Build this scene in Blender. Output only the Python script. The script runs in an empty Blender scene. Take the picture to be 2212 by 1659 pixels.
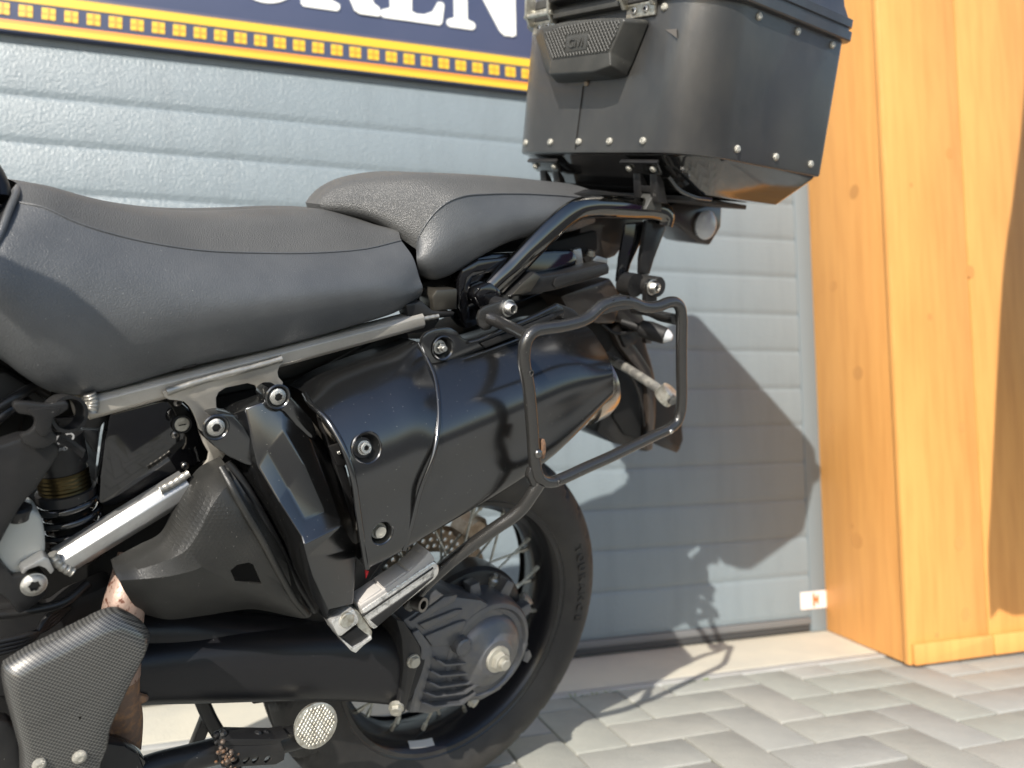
import bpy, bmesh, math, random
import numpy as np
from mathutils import Vector, Matrix
random.seed(4)
SC = bpy.context.scene
COL = SC.collection
R = math.radians

# ------------------------------------------------------------------ camera
FPX, CX, CY, HC = 1716.0, 1106.0, 829.5, 0.63           # focal length and centre in px of a 2212 x 1659 picture
def nrm(v):
    v = np.array(v, float); return v/np.linalg.norm(v)
_u = nrm((-546, -28260, 1716)); _dx = np.array([5394, 0.5, 1716.]); _dx = nrm(_dx-(_dx@_u)*_u); _dy = np.cross(_u, _dx)
if _dy[2] < 0: _dy = -_dy
M = np.stack([_dx, _dy, _u])                             # camera (right, down, forward) -> world
cam = bpy.data.cameras.new('camera'); camo = bpy.data.objects.new('camera', cam); COL.objects.link(camo)
cx_, cy_, cz_ = M@np.array([1, 0, 0]), M@np.array([0, -1, 0]), M@np.array([0, 0, -1])
camo.matrix_world = Matrix(((cx_[0], cy_[0], cz_[0], 0), (cx_[1], cy_[1], cz_[1], 0), (cx_[2], cy_[2], cz_[2], HC), (0, 0, 0, 1)))
cam.sensor_width = 36; cam.lens = 36*FPX/2212; cam.clip_start = .05; cam.clip_end = 400
cam.dof.use_dof = True; cam.dof.focus_distance = .98; cam.dof.aperture_fstop = 3.3
SC.camera = camo

# ------------------------------------------------------------------ light
SUN = nrm((.70, 1.0, -.80))                               # the way the sunlight travels
w = bpy.data.worlds.new('World'); SC.world = w; w.use_nodes = True
nt = w.node_tree; bg = nt.nodes['Background']
sky = nt.nodes.new('ShaderNodeTexSky'); sky.sky_type = 'NISHITA'; sky.sun_disc = False
sky.sun_elevation = math.asin(-SUN[2]); sky.sun_rotation = math.atan2(-SUN[0], -SUN[1])
sky.air_density = 1.0; sky.dust_density = 1.0; sky.ozone_density = 1.0
nt.links.new(sky.outputs[0], bg.inputs[0]); bg.inputs[1].default_value = 0.14
sl = bpy.data.lights.new('sun', 'SUN'); sl.energy = 4.8; sl.angle = R(.5); sl.color = (1, .94, .84)
so = bpy.data.objects.new('sun', sl); COL.objects.link(so)
so.rotation_euler = Vector((-SUN[0], -SUN[1], -SUN[2])).to_track_quat('Z', 'Y').to_euler()
SC.view_settings.view_transform = 'Standard'; SC.view_settings.look = 'None'
SC.view_settings.gamma = 1; SC.view_settings.use_curve_mapping = False
SC.view_settings.exposure = 0.35

# ------------------------------------------------------------------ frames
Xc = nrm((.779, -.06, .624)); Yl = np.array((.62, .22, -.753)); Yc = nrm(-(Yl-(Yl@Xc)*Xc)); Zc = np.cross(Xc, Yc)
if Zc[1] > 0: Zc = -Zc
W = np.array([-.085, .418, 1.347]) + Yc*.06              # rear wheel centre; bike axes: x rearward, y to its right, z up
RB = np.stack([Xc, Yc, Zc], 1)
def raydir(px, py): return np.array([(px-CX)/FPX, (py-CY)/FPX, 1])
def B(px, py, y):                                        # where a line of sight meets the bike plane y
    d = raydir(px, py); t = (Yc@W+y)/(Yc@d); return RB.T@(d*t-W)
def BX(px, py, x):
    d = raydir(px, py); t = (Xc@W+x)/(Xc@d); return RB.T@(d*t-W)
def BZ(px, py, z):
    d = raydir(px, py); t = (Zc@W+z)/(Zc@d); return RB.T@(d*t-W)
def D(px, py, y):                                        # where a line of sight meets the world plane y
    d = M@raydir(px, py); return d*(y/d[1])+np.array([0, 0, HC])
bikeR = M@RB; bikeO = M@W+np.array([0, 0, HC])
BASE = np.array([0, 0, -.32])                            # things on the bike have their origin at the tyre's foot
def bikeM(at):
    o = bikeO+bikeR@np.array(at)
    return Matrix([[*bikeR[i], o[i]] for i in range(3)]+[[0, 0, 0, 1]])

# ------------------------------------------------------------------ materials
def mat(name, col, rough=.5, metal=0., bump=None, var=None, dust=None, coat=0., spec=.5, trans=0., sss=0.):
    m = bpy.data.materials.new(name); m.use_nodes = True; n = m.node_tree.nodes; L = m.node_tree.links
    p = n['Principled BSDF']; p.inputs['Base Color'].default_value = (*col, 1); p.inputs['Roughness'].default_value = rough
    p.inputs['Metallic'].default_value = metal; p.inputs['Coat Weight'].default_value = coat; p.inputs['Coat Roughness'].default_value = .08
    p.inputs['Specular IOR Level'].default_value = spec
    if trans: p.inputs['Transmission Weight'].default_value = trans
    if sss: p.inputs['Subsurface Weight'].default_value = sss; p.inputs['Subsurface Radius'].default_value = (.02, .02, .02)
    tc = n.new('ShaderNodeTexCoord'); out = None
    if var:                                              # (scale, second colour, lo, hi, stretch)
        mp = n.new('ShaderNodeMapping'); L.new(tc.outputs['Object'], mp.inputs[0]); mp.inputs['Scale'].default_value = var[4] if len(var) > 4 else (1, 1, 1)
        nz = n.new('ShaderNodeTexNoise'); nz.inputs['Scale'].default_value = var[0]; nz.inputs['Detail'].default_value = 6; nz.inputs['Roughness'].default_value = .6
        L.new(mp.outputs[0], nz.inputs[0]); mr = n.new('ShaderNodeMapRange'); mr.inputs[1].default_value = var[2]; mr.inputs[2].default_value = var[3]
        L.new(nz.outputs[0], mr.inputs[0]); mx = n.new('ShaderNodeMix'); mx.data_type = 'RGBA'
        L.new(mr.outputs[0], mx.inputs[0]); mx.inputs[6].default_value = (*col, 1); mx.inputs[7].default_value = (*var[1], 1); out = mx.outputs[2]
    if dust:                                             # (scale, size, colour, share of cells)
        v = n.new('ShaderNodeTexVoronoi'); v.inputs['Scale'].default_value = dust[0]; L.new(tc.outputs['Object'], v.inputs['Vector'])
        lt = n.new('ShaderNodeMath'); lt.operation = 'LESS_THAN'; lt.inputs[1].default_value = dust[1]; L.new(v.outputs['Distance'], lt.inputs[0])
        sp = n.new('ShaderNodeSeparateColor'); L.new(v.outputs['Color'], sp.inputs[0])
        l2 = n.new('ShaderNodeMath'); l2.operation = 'LESS_THAN'; l2.inputs[1].default_value = dust[3]; L.new(sp.outputs[0], l2.inputs[0])
        mu = n.new('ShaderNodeMath'); mu.operation = 'MULTIPLY'; L.new(lt.outputs[0], mu.inputs[0]); L.new(l2.outputs[0], mu.inputs[1])
        mx = n.new('ShaderNodeMix'); mx.data_type = 'RGBA'; L.new(mu.outputs[0], mx.inputs[0]); mx.inputs[7].default_value = (*dust[2], 1)
        if out: L.new(out, mx.inputs[6])
        else: mx.inputs[6].default_value = (*col, 1)
        out = mx.outputs[2]
        r2 = n.new('ShaderNodeMapRange'); r2.inputs[3].default_value = rough; r2.inputs[4].default_value = .8; L.new(mu.outputs[0], r2.inputs[0]); L.new(r2.outputs[0], p.inputs['Roughness'])
    if out: L.new(out, p.inputs['Base Color'])
    prev = None
    for b in (bump or []):                               # (kind, scale, distance, stretch)
        mp = n.new('ShaderNodeMapping'); L.new(tc.outputs['Object'], mp.inputs[0]); mp.inputs['Scale'].default_value = b[3] if len(b) > 3 else (1, 1, 1)
        if b[0] == 'vor':
            t = n.new('ShaderNodeTexVoronoi'); t.inputs['Scale'].default_value = b[1]; o_ = t.outputs['Distance']
        elif b[0] == 'wave':
            t = n.new('ShaderNodeTexWave'); t.inputs['Scale'].default_value = b[1]; o_ = t.outputs[1]
        else:
            t = n.new('ShaderNodeTexNoise'); t.inputs['Scale'].default_value = b[1]; t.inputs['Detail'].default_value = 3; o_ = t.outputs[0]
        L.new(mp.outputs[0], t.inputs[0]); bp = n.new('ShaderNodeBump'); bp.inputs['Distance'].default_value = b[2]; bp.inputs['Strength'].default_value = 1
        L.new(o_, bp.inputs['Height'])
        if prev: L.new(prev, bp.inputs['Normal'])
        prev = bp.outputs[0]
    if prev: L.new(prev, p.inputs['Normal'])
    return m

DUST = (.55, .54, .5)
m_vs = mat('vinyl_side', (.074, .078, .083), .34, spec=.8, bump=[('n', 700, .0007), ('n', 12, .0007)], var=(14, (.100, .104, .108), .35, .7), dust=(160, .07, (.3, .3, .3), .12))
m_vt = mat('vinyl_top', (.074, .075, .075), .40, spec=.6, bump=[('vor', 700, .0007), ('n', 60, .0004)], var=(9, (.098, .098, .096), .35, .7))
m_gloss = mat('gloss_black', (.120, .122, .125), .20, metal=.95, dust=(300, .085, DUST, .13), bump=[('n', 6, .0005)])
m_chromeb = mat('black_chrome', (.17, .165, .155), .07, metal=1.)
m_glossc = mat('gloss_black_paint', (.005, .005, .006), .06, coat=1.)
m_satin = mat('satin_black', (.015, .015, .016), .3, spec=.4, bump=[('n', 900, .0002)], dust=(300, .09, DUST, .07), var=(20, (.026, .025, .024), .4, .7))
m_plastic = mat('grey_plastic', (.045, .045, .042), .40, bump=[('n', 900, .0003)], var=(30, (.065, .064, .058), .4, .7), dust=(260, .08, DUST, .06))
m_matte = mat('matte_black', (.010, .010, .011), .6, var=(25, (.02, .019, .018), .4, .7))
m_deep = mat('engine_black', (.004, .004, .004), .75)
m_case = mat('case_black', (.030, .030, .031), .29, spec=1., coat=.25, bump=[('n', 1400, .0003)], var=(12, (.058, .056, .052), .4, .75, (1, 1, .6)), dust=(120, .05, (.2, .2, .2), .15))
m_tray = mat('case_tray_plastic', (.012, .012, .012), .09, coat=1., spec=1., bump=[('n', 9, .0006)])
m_frame = mat('frame_paint', (.47, .44, .39), .34, metal=.35, bump=[('n', 900, .0002)], var=(22, (.38, .35, .30), .4, .7))
m_alu = mat('raw_aluminium', (.50, .50, .49), .38, metal=.8, bump=[('n', 600, .0002)], var=(30, (.42, .41, .40), .4, .7))
m_weld = mat('weld_bead', (.44, .42, .38), .36, metal=.7, bump=[('n', 220, .0005)])
m_steel = mat('bolt_steel', (.72, .71, .68), .24, metal=1., bump=[('n', 300, .0003)], var=(160, (.40, .38, .33), .45, .7))
m_sockshade = mat('bolt_socket_shade', (.06, .058, .055), .5, metal=.6)  # socket faces coloured dark in place of the shade inside
m_steeld = mat('dark_steel', (.25, .24, .23), .3, metal=1.)
m_dull = mat('zinc_hardware', (.62, .61, .55), .42, metal=.8, bump=[('n', 200, .0006)], var=(120, (.35, .32, .26), .4, .7))
m_chrome = mat('peg_aluminium', (.85, .84, .82), .22, metal=.75, bump=[('n', 380, .0005)], var=(110, (.3, .3, .29), .5, .68))
m_powder = mat('powder_coat', (.020, .019, .018), .24, coat=.4, spec=.8, bump=[('n', 750, .0004)], dust=(300, .08, DUST, .05))
m_rubber = mat('tyre_rubber', (.020, .019, .019), .58, bump=[('n', 300, .0003)], var=(10, (.045, .042, .038), .4, .7))
m_pegrub = mat('peg_rubber', (.42, .40, .38), .7, bump=[('n', 300, .0006)])
m_rim = mat('rim_black', (.010, .010, .012), .24)
m_arm = mat('swingarm_black', (.013, .013, .015), .32, spec=.4, bump=[('n', 1100, .00018)], dust=(200, .06, (.3, .3, .3), .05))
m_drive = mat('drive_casting', (.13, .135, .148), .34, metal=.55, bump=[('n', 700, .0004)], var=(40, (.17, .165, .158), .45, .75))
m_rust = mat('rusty_pipe', (.38, .27, .22), .5, metal=.4, var=(140, (.13, .05, .03), .55, .63), bump=[('n', 160, .0006)])
m_rustd = mat('rusty_bracket', (.16, .10, .07), .7, var=(90, (.30, .16, .08), .45, .65), bump=[('n', 90, .002)])
m_disc = mat('brake_disc_steel', (.42, .33, .25), .4, metal=.7, var=(80, (.25, .18, .12), .4, .7))
m_gold = mat('gold_threads', (.065, .050, .024), .35, metal=1., bump=[('wave', 90, .001, (0, 0, 1))])
m_tank = mat('white_bottle', (.48, .48, .44), .3, sss=.4)
m_lens = mat('clear_lens', (.62, .64, .66), .12, coat=.6)
m_white = mat('white_print', (.82, .82, .80), .5)
m_greyp = mat('grey_print', (.45, .45, .45), .5)
m_emb = mat('embossed_plastic', (.052, .052, .048), .45)
m_red = mat('red_plastic', (.6, .01, .02), .4)
m_brown = mat('smoked_brown_plastic', (.05, .04, .034), .28, coat=.2)
m_exh = mat('exhaust_steel', (.55, .50, .44), .22, metal=1., var=(18, (.42, .35, .27), .4, .7))

def carbon():
    m = bpy.data.materials.new('carbon_weave'); m.use_nodes = True; n = m.node_tree.nodes; L = m.node_tree.links; p = n['Principled BSDF']
    tc = n.new('ShaderNodeTexCoord'); mp = n.new('ShaderNodeMapping'); mp.inputs['Rotation'].default_value = (0, R(8), 0); L.new(tc.outputs['Object'], mp.inputs[0])
    sx = n.new('ShaderNodeSeparateXYZ'); L.new(mp.outputs[0], sx.inputs[0])
    def ma(op, a, b=None, c=None):
        q = n.new('ShaderNodeMath'); q.operation = op
        for i, v in enumerate((a, b, c)):
            if v is None: continue
            if isinstance(v, (int, float)): q.inputs[i].default_value = v
            else: L.new(v, q.inputs[i])
        return q.outputs[0]
    yy = ma('MULTIPLY', sx.outputs[1], .8); u = ma('MULTIPLY', ma('SUBTRACT', sx.outputs[0], yy), 440.); v = ma('MULTIPLY', ma('ADD', sx.outputs[2], yy), 440.)
    par = ma('MODULO', ma('ADD', ma('FLOOR', v), 4000.), 2.)
    uu = ma('ADD', ma('MULTIPLY', u, .5), ma('MULTIPLY', par, .5))
    fu = ma('SUBTRACT', ma('FRACT', uu), .5); fv = ma('SUBTRACT', ma('FRACT', v), .5)
    d = ma('ADD', ma('POWER', ma('MULTIPLY', fu, 2.2), 2.), ma('POWER', ma('MULTIPLY', fv, 2.), 2.))
    h = ma('SUBTRACT', 1., ma('MINIMUM', d, 1.))
    mx = n.new('ShaderNodeMix'); mx.data_type = 'RGBA'; L.new(h, mx.inputs[0]); mx.inputs[6].default_value = (.028, .028, .029, 1); mx.inputs[7].default_value = (.20, .195, .18, 1)
    L.new(mx.outputs[2], p.inputs['Base Color'])
    bp = n.new('ShaderNodeBump'); bp.inputs['Distance'].default_value = .00025; L.new(h, bp.inputs['Height'])
    p.inputs['Roughness'].default_value = .36; p.inputs['Metallic'].default_value = .35; p.inputs['Coat Weight'].default_value = .8; p.inputs['Coat Roughness'].default_value = .07
    return m
m_carbon = carbon()

# ------------------------------------------------------------------ mesh helpers
def crs(pts, n, uniform=False):
    P = np.array(pts, float)
    if len(P) == 2: return P[0]+(P[1]-P[0])*np.linspace(0, 1, n)[:, None]
    t = np.r_[0, np.cumsum(np.maximum(np.linalg.norm(np.diff(P, axis=0), axis=1), 1e-6)**.75)]
    if uniform: t = np.arange(len(P), dtype=float)
    m = np.zeros_like(P)
    for i in range(1, len(P)-1):
        h0, h1 = t[i]-t[i-1], t[i+1]-t[i]
        m[i] = ((P[i]-P[i-1])/h0*h1+(P[i+1]-P[i])/h1*h0)/(h0+h1)
    m[0] = (P[1]-P[0])/(t[1]-t[0]); m[-1] = (P[-1]-P[-2])/(t[-1]-t[-2])
    out = []
    for s in np.linspace(t[0], t[-1], n):
        i = min(max(np.searchsorted(t, s)-1, 0), len(P)-2); h = t[i+1]-t[i]; a = (s-t[i])/h
        out.append((2*a**3-3*a*a+1)*P[i]+(a**3-2*a*a+a)*h*m[i]+(-2*a**3+3*a*a)*P[i+1]+(a**3-a*a)*h*m[i+1])
    return np.array(out)

def link(name, me, mt, parent=None, base=BASE):
    o = bpy.data.objects.new(name, me); COL.objects.link(o)
    if mt and not me.materials: me.materials.append(mt)
    if parent: o.parent = parent
    return o
def finish(bm, name, mt, parent=None, smooth=True, angle=38, base=BASE, recalc=True):
    if recalc: bmesh.ops.recalc_face_normals(bm, faces=bm.faces)
    if base is not None: bmesh.ops.translate(bm, verts=bm.verts, vec=Vector(-np.array(base)))
    for f_ in bm.faces: f_.smooth = smooth
    if smooth:
        for e in bm.edges:
            if len(e.link_faces) == 2 and e.calc_face_angle(0) > R(angle): e.smooth = False
    me = bpy.data.meshes.new(name); bm.to_mesh(me); bm.free()
    return link(name, me, mt, parent)
def addgrid(bm, G, closeu=False, closev=False, caps=False):
    r, c = G.shape[:2]; vs = [[bm.verts.new(G[i, j]) for j in range(c)] for i in range(r)]
    for i in range(r if closev else r-1):
        for j in range(c if closeu else c-1):
            q = [vs[i][j], vs[i][(j+1) % c], vs[(i+1) % r][(j+1) % c], vs[(i+1) % r][j]]
            try: bm.faces.new(q)
            except ValueError: pass
    if caps:
        for row in (vs[0], vs[-1]):
            try: bm.faces.new(row)
            except ValueError: pass
    return vs
def px3(row):                                            # (px, py, y) list -> bike points
    return [B(*p) for p in row]
def loftgrid(rows, nu=40, nv=30, uni=False, pix=True):
    rr = [crs(px3(r) if pix else r, nu) for r in rows]; A = np.array(rr)
    return np.stack([crs(A[:, j], nv, uniform=uni) for j in range(nu)], 1)
def loft(name, rows, mt, parent, nu=40, nv=30, solid=0, angle=50, pix=True, flatv=False, hole=None):
    A = np.array([crs(px3(r) if pix else r, nu) for r in rows])
    G = A if flatv else np.stack([crs(A[:, j], nv) for j in range(nu)], 1)
    bm = bmesh.new(); addgrid(bm, G); 
    if solid:
        bmesh.ops.recalc_face_normals(bm, faces=bm.faces)
        avg = sum((f_.normal for f_ in bm.faces), Vector())
        if avg.y > 0:
            bmesh.ops.reverse_faces(bm, faces=bm.faces)
        bm.normal_update()
        off = {v: v.co-v.normal*solid for v in bm.verts}
        fs = list(bm.faces); bnd = [e for e in bm.edges if len(e.link_faces) == 1]
        nv_ = {v: bm.verts.new(c) for v, c in off.items()}
        for f_ in fs: bm.faces.new([nv_[v] for v in reversed(f_.verts)])
        for e in bnd:
            a, b = e.verts; bm.faces.new([a, b, nv_[b], nv_[a]])
    return finish(bm, name, mt, parent, angle=angle)
def addprism(bm, pts, vec, bevel=0, segs=2):
    pts = [np.array(p, float) for p in pts]; v = np.array(vec, float)
    f0 = [bm.verts.new(p) for p in pts]; f1 = [bm.verts.new(p+v) for p in pts]; n = len(pts)
    fs = [bm.faces.new(f0), bm.faces.new(list(reversed(f1)))]
    for i in range(n): fs.append(bm.faces.new([f0[(i+1) % n], f0[i], f1[i], f1[(i+1) % n]]))
    bmesh.ops.recalc_face_normals(bm, faces=fs)
    if bevel:
        es = list({e for f_ in fs for e in f_.edges})
        bmesh.ops.bevel(bm, geom=es, offset=bevel, segments=segs, profile=.5, affect='EDGES', clamp_overlap=True)
def slab(name, pxs, y0, y1, mt, parent, bevel=.0015, sm=0, angle=32):        # outline traced at plane y0, thick to y1
    p = [B(a, b, y0) for a, b in pxs]
    if sm: p = list(crs(p+[p[0]], sm)[:-1])
    bm = bmesh.new(); addprism(bm, p, (0, y1-y0, 0), bevel); return finish(bm, name, mt, parent, angle=angle)
def addtube(bm, path, r, seg=14, flat=1., up=None, caps=True):
    P = np.array(path, float); n = len(P); rs = np.interp(np.linspace(0, 1, n), np.linspace(0, 1, len(r)), r) if hasattr(r, '__len__') else [r]*n
    T = np.gradient(P, axis=0); T /= np.linalg.norm(T, axis=1)[:, None]
    ref = np.array(up if up is not None else ((0, 1, 0) if abs(T[0][1]) < .9 else (1, 0, 0)), float); G = []
    for i in range(n):
        a = ref-(ref@T[i])*T[i]; a /= np.linalg.norm(a); ref = a if up is None else ref; b = np.cross(T[i], a)
        G.append([P[i]+rs[i]*(flat*math.cos(t)*a+math.sin(t)*b) for t in np.linspace(0, 2*math.pi, seg, endpoint=False)])
    addgrid(bm, np.array(G), closeu=True, caps=caps)
def tube(name, path, r, mt, parent, n=40, seg=14, pix=True, flat=1., up=None, base=BASE, smoothpath=True):
    p = px3(path) if pix else path
    p = crs(p, n) if smoothpath else p
    bm = bmesh.new(); addtube(bm, p, r, seg, flat, up); return finish(bm, name, mt, parent, angle=50, base=base)
def addlathe(bm, prof, o, ax, seg=32, hexes=None, ref=None, caps=True):
    loop = tuple(prof[0]) == tuple(prof[-1])
    if loop: prof = prof[:-1]; caps = False
    o = np.array(o, float); ax = nrm(ax); r0 = np.array(ref if ref is not None else ((0, 0, 1) if abs(ax[2]) < .9 else (1, 0, 0)), float)
    a = nrm(r0-(r0@ax)*ax); b = np.cross(ax, a); G = []
    for k, (h, r) in enumerate(prof):
        row = []
        for t in np.linspace(0, 2*math.pi, seg, endpoint=False):
            q = r
            if hexes and k in hexes:
                if hexes[k] == 'h': q = r*math.cos(math.pi/6)/math.cos((t % (math.pi/3))-math.pi/6)
                if hexes[k] == 's': q = r*(1+.13*math.cos(6*t))
            row.append(o+ax*h+q*(math.cos(t)*a+math.sin(t)*b))
        G.append(row)
    addgrid(bm, np.array(G), closeu=True, closev=loop, caps=caps)
def lathe(name, prof, o, ax, mt, parent, seg=40, hexes=None, base=BASE, angle=30, caps=True):
    bm = bmesh.new(); addlathe(bm, prof, o, ax, seg, hexes, caps=caps); return finish(bm, name, mt, parent, angle=angle, base=base)
LAT = (0, -1, 0)                                         # out of the left side, towards where one stands
_bolts = {}
def bolt(kind, at, s, parent, axis=LAT, mt=None, name='bolt'):
    if kind not in _bolts:
        P, hx = {'button': ([(-.3, .9), (0, 1), (.12, 1), (.35, .88), (.5, .62), (.52, .45), (.2, .45), (.2, .01)], {5: 'h', 6: 'h', 7: 'h'}),
                 'torx': ([(-.3, .95), (0, 1.0), (.1, 1), (.14, .9), (.3, .78), (.42, .55), (.43, .42), (.1, .42), (.1, .01)], {6: 's', 7: 's', 8: 's'}),
                 'hex': ([(-.4, 1), (0, 1), (.1, 1), (.12, .82), (.55, .82), (.66, .72), (.66, .3), (.62, .25), (.62, .01)], {3: 'h', 4: 'h'}),
                 'allen': ([(-.4, 1), (0, 1), (.25, 1), (.27, .8), (.8, .8), (.86, .74), (.86, .4), (.4, .4), (.4, .01)], {6: 'h', 7: 'h', 8: 'h'}),
                 'nut': ([(-.4, 1), (0, 1), (.06, .98), (.1, .72), (.7, .72), (.8, .62), (.8, .42), (1.35, .42), (1.42, .36), (1.42, .01)], {3: 'h', 4: 'h'}),
                 'cone': ([(-.5, 1.15), (0, 1.15), (.15, 1.15), (.16, 1), (.5, .98), (1.1, .66), (1.15, .58), (.6, .5), (.6, .01)], {7: 'h', 8: 'h'}),
                 'rivet': ([(-.3, 1), (.1, 1), (.3, .92), (.5, .7), (.58, .4), (.5, .2), (.48, .01)], {})}[kind]
        bm = bmesh.new(); addlathe(bm, P, (0, 0, 0), (0, 0, 1), 24 if kind != 'rivet' else 16, hx)
        rs_, zs_ = {'button': (.46, .45), 'torx': (.5, .35), 'allen': (.41, .7), 'cone': (.53, .9)}.get(kind, (0, 0))
        for f_ in bm.faces:
            if all(math.hypot(v.co.x, v.co.y) < rs_ for v in f_.verts) and f_.calc_center_median().z < zs_: f_.material_index = 1
        o = finish(bm, name, None, None, angle=28, base=None); _bolts[kind] = o.data; bpy.data.objects.remove(o)
    key = (kind, mt.name if mt else 'steel')
    if key not in _bolts:
        me = _bolts[kind].copy(); me.materials.clear(); me.materials.append(mt or m_steel); me.materials.append(m_sockshade)
        rs_, zs_ = {'button': (.46, .49), 'torx': (.5, .40), 'allen': (.41, .82), 'cone': (.53, 1.1)}.get(kind, (0, 0))
        for f_ in me.polygons: f_.material_index = int(all(math.hypot(me.vertices[v].co.x, me.vertices[v].co.y) < rs_ for v in f_.vertices) and f_.center.z < zs_)
        _bolts[key] = me
    o = bpy.data.objects.new(name, _bolts[key]); COL.objects.link(o); o.parent = parent
    q = Vector(axis).to_track_quat('Z', 'Y'); o.rotation_euler = (q.to_matrix()@Matrix.Rotation(random.random()*1.05, 3, 'Z')).to_euler()
    o.location = Vector(np.array(at)-BASE) if parent else Vector(at); o.scale = (s, s, s)
    return o
def fixparent(o, par):                                   # sub-part whose parent mesh sits at the thing's own origin
    o.parent = par; return o
def boolcut(o, cutters):
    for c in cutters:
        md = o.modifiers.new('cut', 'BOOLEAN'); md.operation = 'DIFFERENCE'; md.object = c; md.solver = 'EXACT'
    bpy.context.view_layer.update()
    dg = bpy.context.evaluated_depsgraph_get(); me = bpy.data.meshes.new_from_object(o.evaluated_get(dg))
    o.modifiers.clear(); old = o.data; o.data = me; me.name = old.name
    for c in cutters: bpy.data.objects.remove(c)
    bm = bmesh.new(); bm.from_mesh(me)
    for f_ in bm.faces: f_.smooth = True
    for e in bm.edges: e.smooth = not (len(e.link_faces) == 2 and e.calc_face_angle(0) > R(35))
    bm.to_mesh(me); bm.free(); return o
def cutcyl(at, r, h, parent, ax=LAT, r2=None, stretch=None):
    return lathe('c', [(-h, r2 or r), (h, r)], at, ax, None, parent, seg=36)
def textmesh(name, s, size, mt, parent, mtx, ext=.0006, bold=0.):
    c = bpy.data.curves.new(name, 'FONT'); c.body = s; c.size = size; c.extrude = ext; c.offset = bold; c.align_x = 'CENTER'; c.align_y = 'CENTER'
    t = bpy.data.objects.new('t', c); COL.objects.link(t); bpy.context.view_layer.update()
    me = bpy.data.meshes.new_from_object(t.evaluated_get(bpy.context.evaluated_depsgraph_get())); bpy.data.objects.remove(t)
    me.materials.clear(); me.transform(mtx); o = link(name, me, mt, parent); return o
def tag(o, label=None, cat=None, group=None, kind=None):
    if label: o['label'] = label
    if cat: o['category'] = cat
    if group: o['group'] = group
    if kind: o['kind'] = kind
    return o
def empty(name, mtx, label, cat):
    e = bpy.data.objects.new(name, None); COL.objects.link(e); e.matrix_world = mtx; e.empty_display_size = .1
    return tag(e, label, cat)
def wbox(name, x0, x1, y0, y1, z0, z1, mt, parent=None, bevel=.003):
    bm = bmesh.new(); addprism(bm, [(x0, y0, z0), (x1, y0, z0), (x1, y0, z1), (x0, y0, z1)], (0, y1-y0, 0), bevel)
    return finish(bm, name, mt, parent, base=None)

# ================================================================== SETTING
YD = 2.071
m_pave = mat('concrete_paver', (.345, .345, .325), .85, var=(9, (.41, .405, .375), .4, .7), bump=[('n', 260, .0016), ('n', 40, .0014)], dust=(150, .10, (.22, .21, .18), .25))
def pavemat():
    n = m_pave.node_tree.nodes; L = m_pave.node_tree.links; p = n['Principled BSDF']; src = p.inputs['Base Color'].links[0].from_socket
    oi = n.new('ShaderNodeObjectInfo'); hs = n.new('ShaderNodeMix'); hs.data_type = 'RGBA'; hs.blend_type = 'MULTIPLY'; hs.inputs[0].default_value = 1
    cr_ = n.new('ShaderNodeValToRGB'); cr_.color_ramp.elements[0].color = (.975, .975, .98, 1); cr_.color_ramp.elements[1].color = (1.025, 1.0, .985, 1)
    e = cr_.color_ramp.elements.new(.5); e.color = (.95, .97, .93, 1)
    L.new(oi.outputs['Random'], cr_.inputs[0]); L.new(src, hs.inputs[6]); L.new(cr_.outputs[0], hs.inputs[7]); L.new(hs.outputs[2], p.inputs['Base Color'])
pavemat()
m_joint = mat('joint_sand', (.28, .27, .23), .95, var=(14, (.13, .15, .07), .5, .65), bump=[('n', 200, .002)])
bm = bmesh.new(); s = 60; v = [bm.verts.new(c) for c in ((-s, -s, -.012), (s, -s, -.012), (s, s, -.012), (-s, s, -.012))]; bm.faces.new(v)
ground = finish(bm, 'ground', mat('asphalt', (.055, .055, .056), .85, var=(6, (.075, .074, .072), .4, .7), bump=[('n', 90, .004)]), base=None, smooth=False); tag(ground, kind='structure')
bm = bmesh.new(); v = [bm.verts.new(c) for c in ((-2.4, -.30, -.006), (3.3, -.30, -.006), (3.3, 1.9, -.006), (-2.4, 1.9, -.006))]; bm.faces.new(v)
bed = finish(bm, 'pavement', m_joint, base=None, smooth=False); tag(bed, kind='structure')
# herringbone pavers
WP = .118
def paver(L_, W_):
    bm = bmesh.new(); g = .0022
    addprism(bm, [(g, g, -.03), (L_-g, g, -.03), (L_-g, W_-g, -.03), (g, W_-g, -.03)], (0, 0, .03), .004, 2)
    o = finish(bm, 'paving_brick', m_pave, base=None); me = o.data; bpy.data.objects.remove(o); return me
pv_h, pv_v = paver(2*WP, WP), paver(WP, 2*WP)
X0, Y0 = 1.298, 1.370
cnt = 0; cells = []
for i in range(-30, 16):
    for j in range(-14, 5):
        s_ = (i-j-2) % 4
        x, y = X0+i*WP, Y0+j*WP
        if s_ == 0: cells.append((x, y, 2*WP, WP, pv_h))
        elif s_ == 3: cells.append((x, y, WP, 2*WP, pv_v))
def vis(x, y):
    c = M.T@np.array([x, y, -HC]);
    return c[2] > .3 and abs(c[0]/c[2]) < .72 and c[1]/c[2] < .56
sel = [c for c in cells if c[1] < 1.80 and vis(c[0]+c[2]/2, c[1]+c[3]/2)]
rest = [c for c in cells if c[1] < 1.80 and c not in sel]
for c in sel[:300]:
    o = bpy.data.objects.new('paving_brick', c[4]); COL.objects.link(o); o.parent = bed
    o.location = (c[0], c[1], random.uniform(-.0012, .0012)); o.rotation_euler = (random.uniform(-.003, .003), random.uniform(-.003, .003), 0)
bm = bmesh.new()
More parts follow.
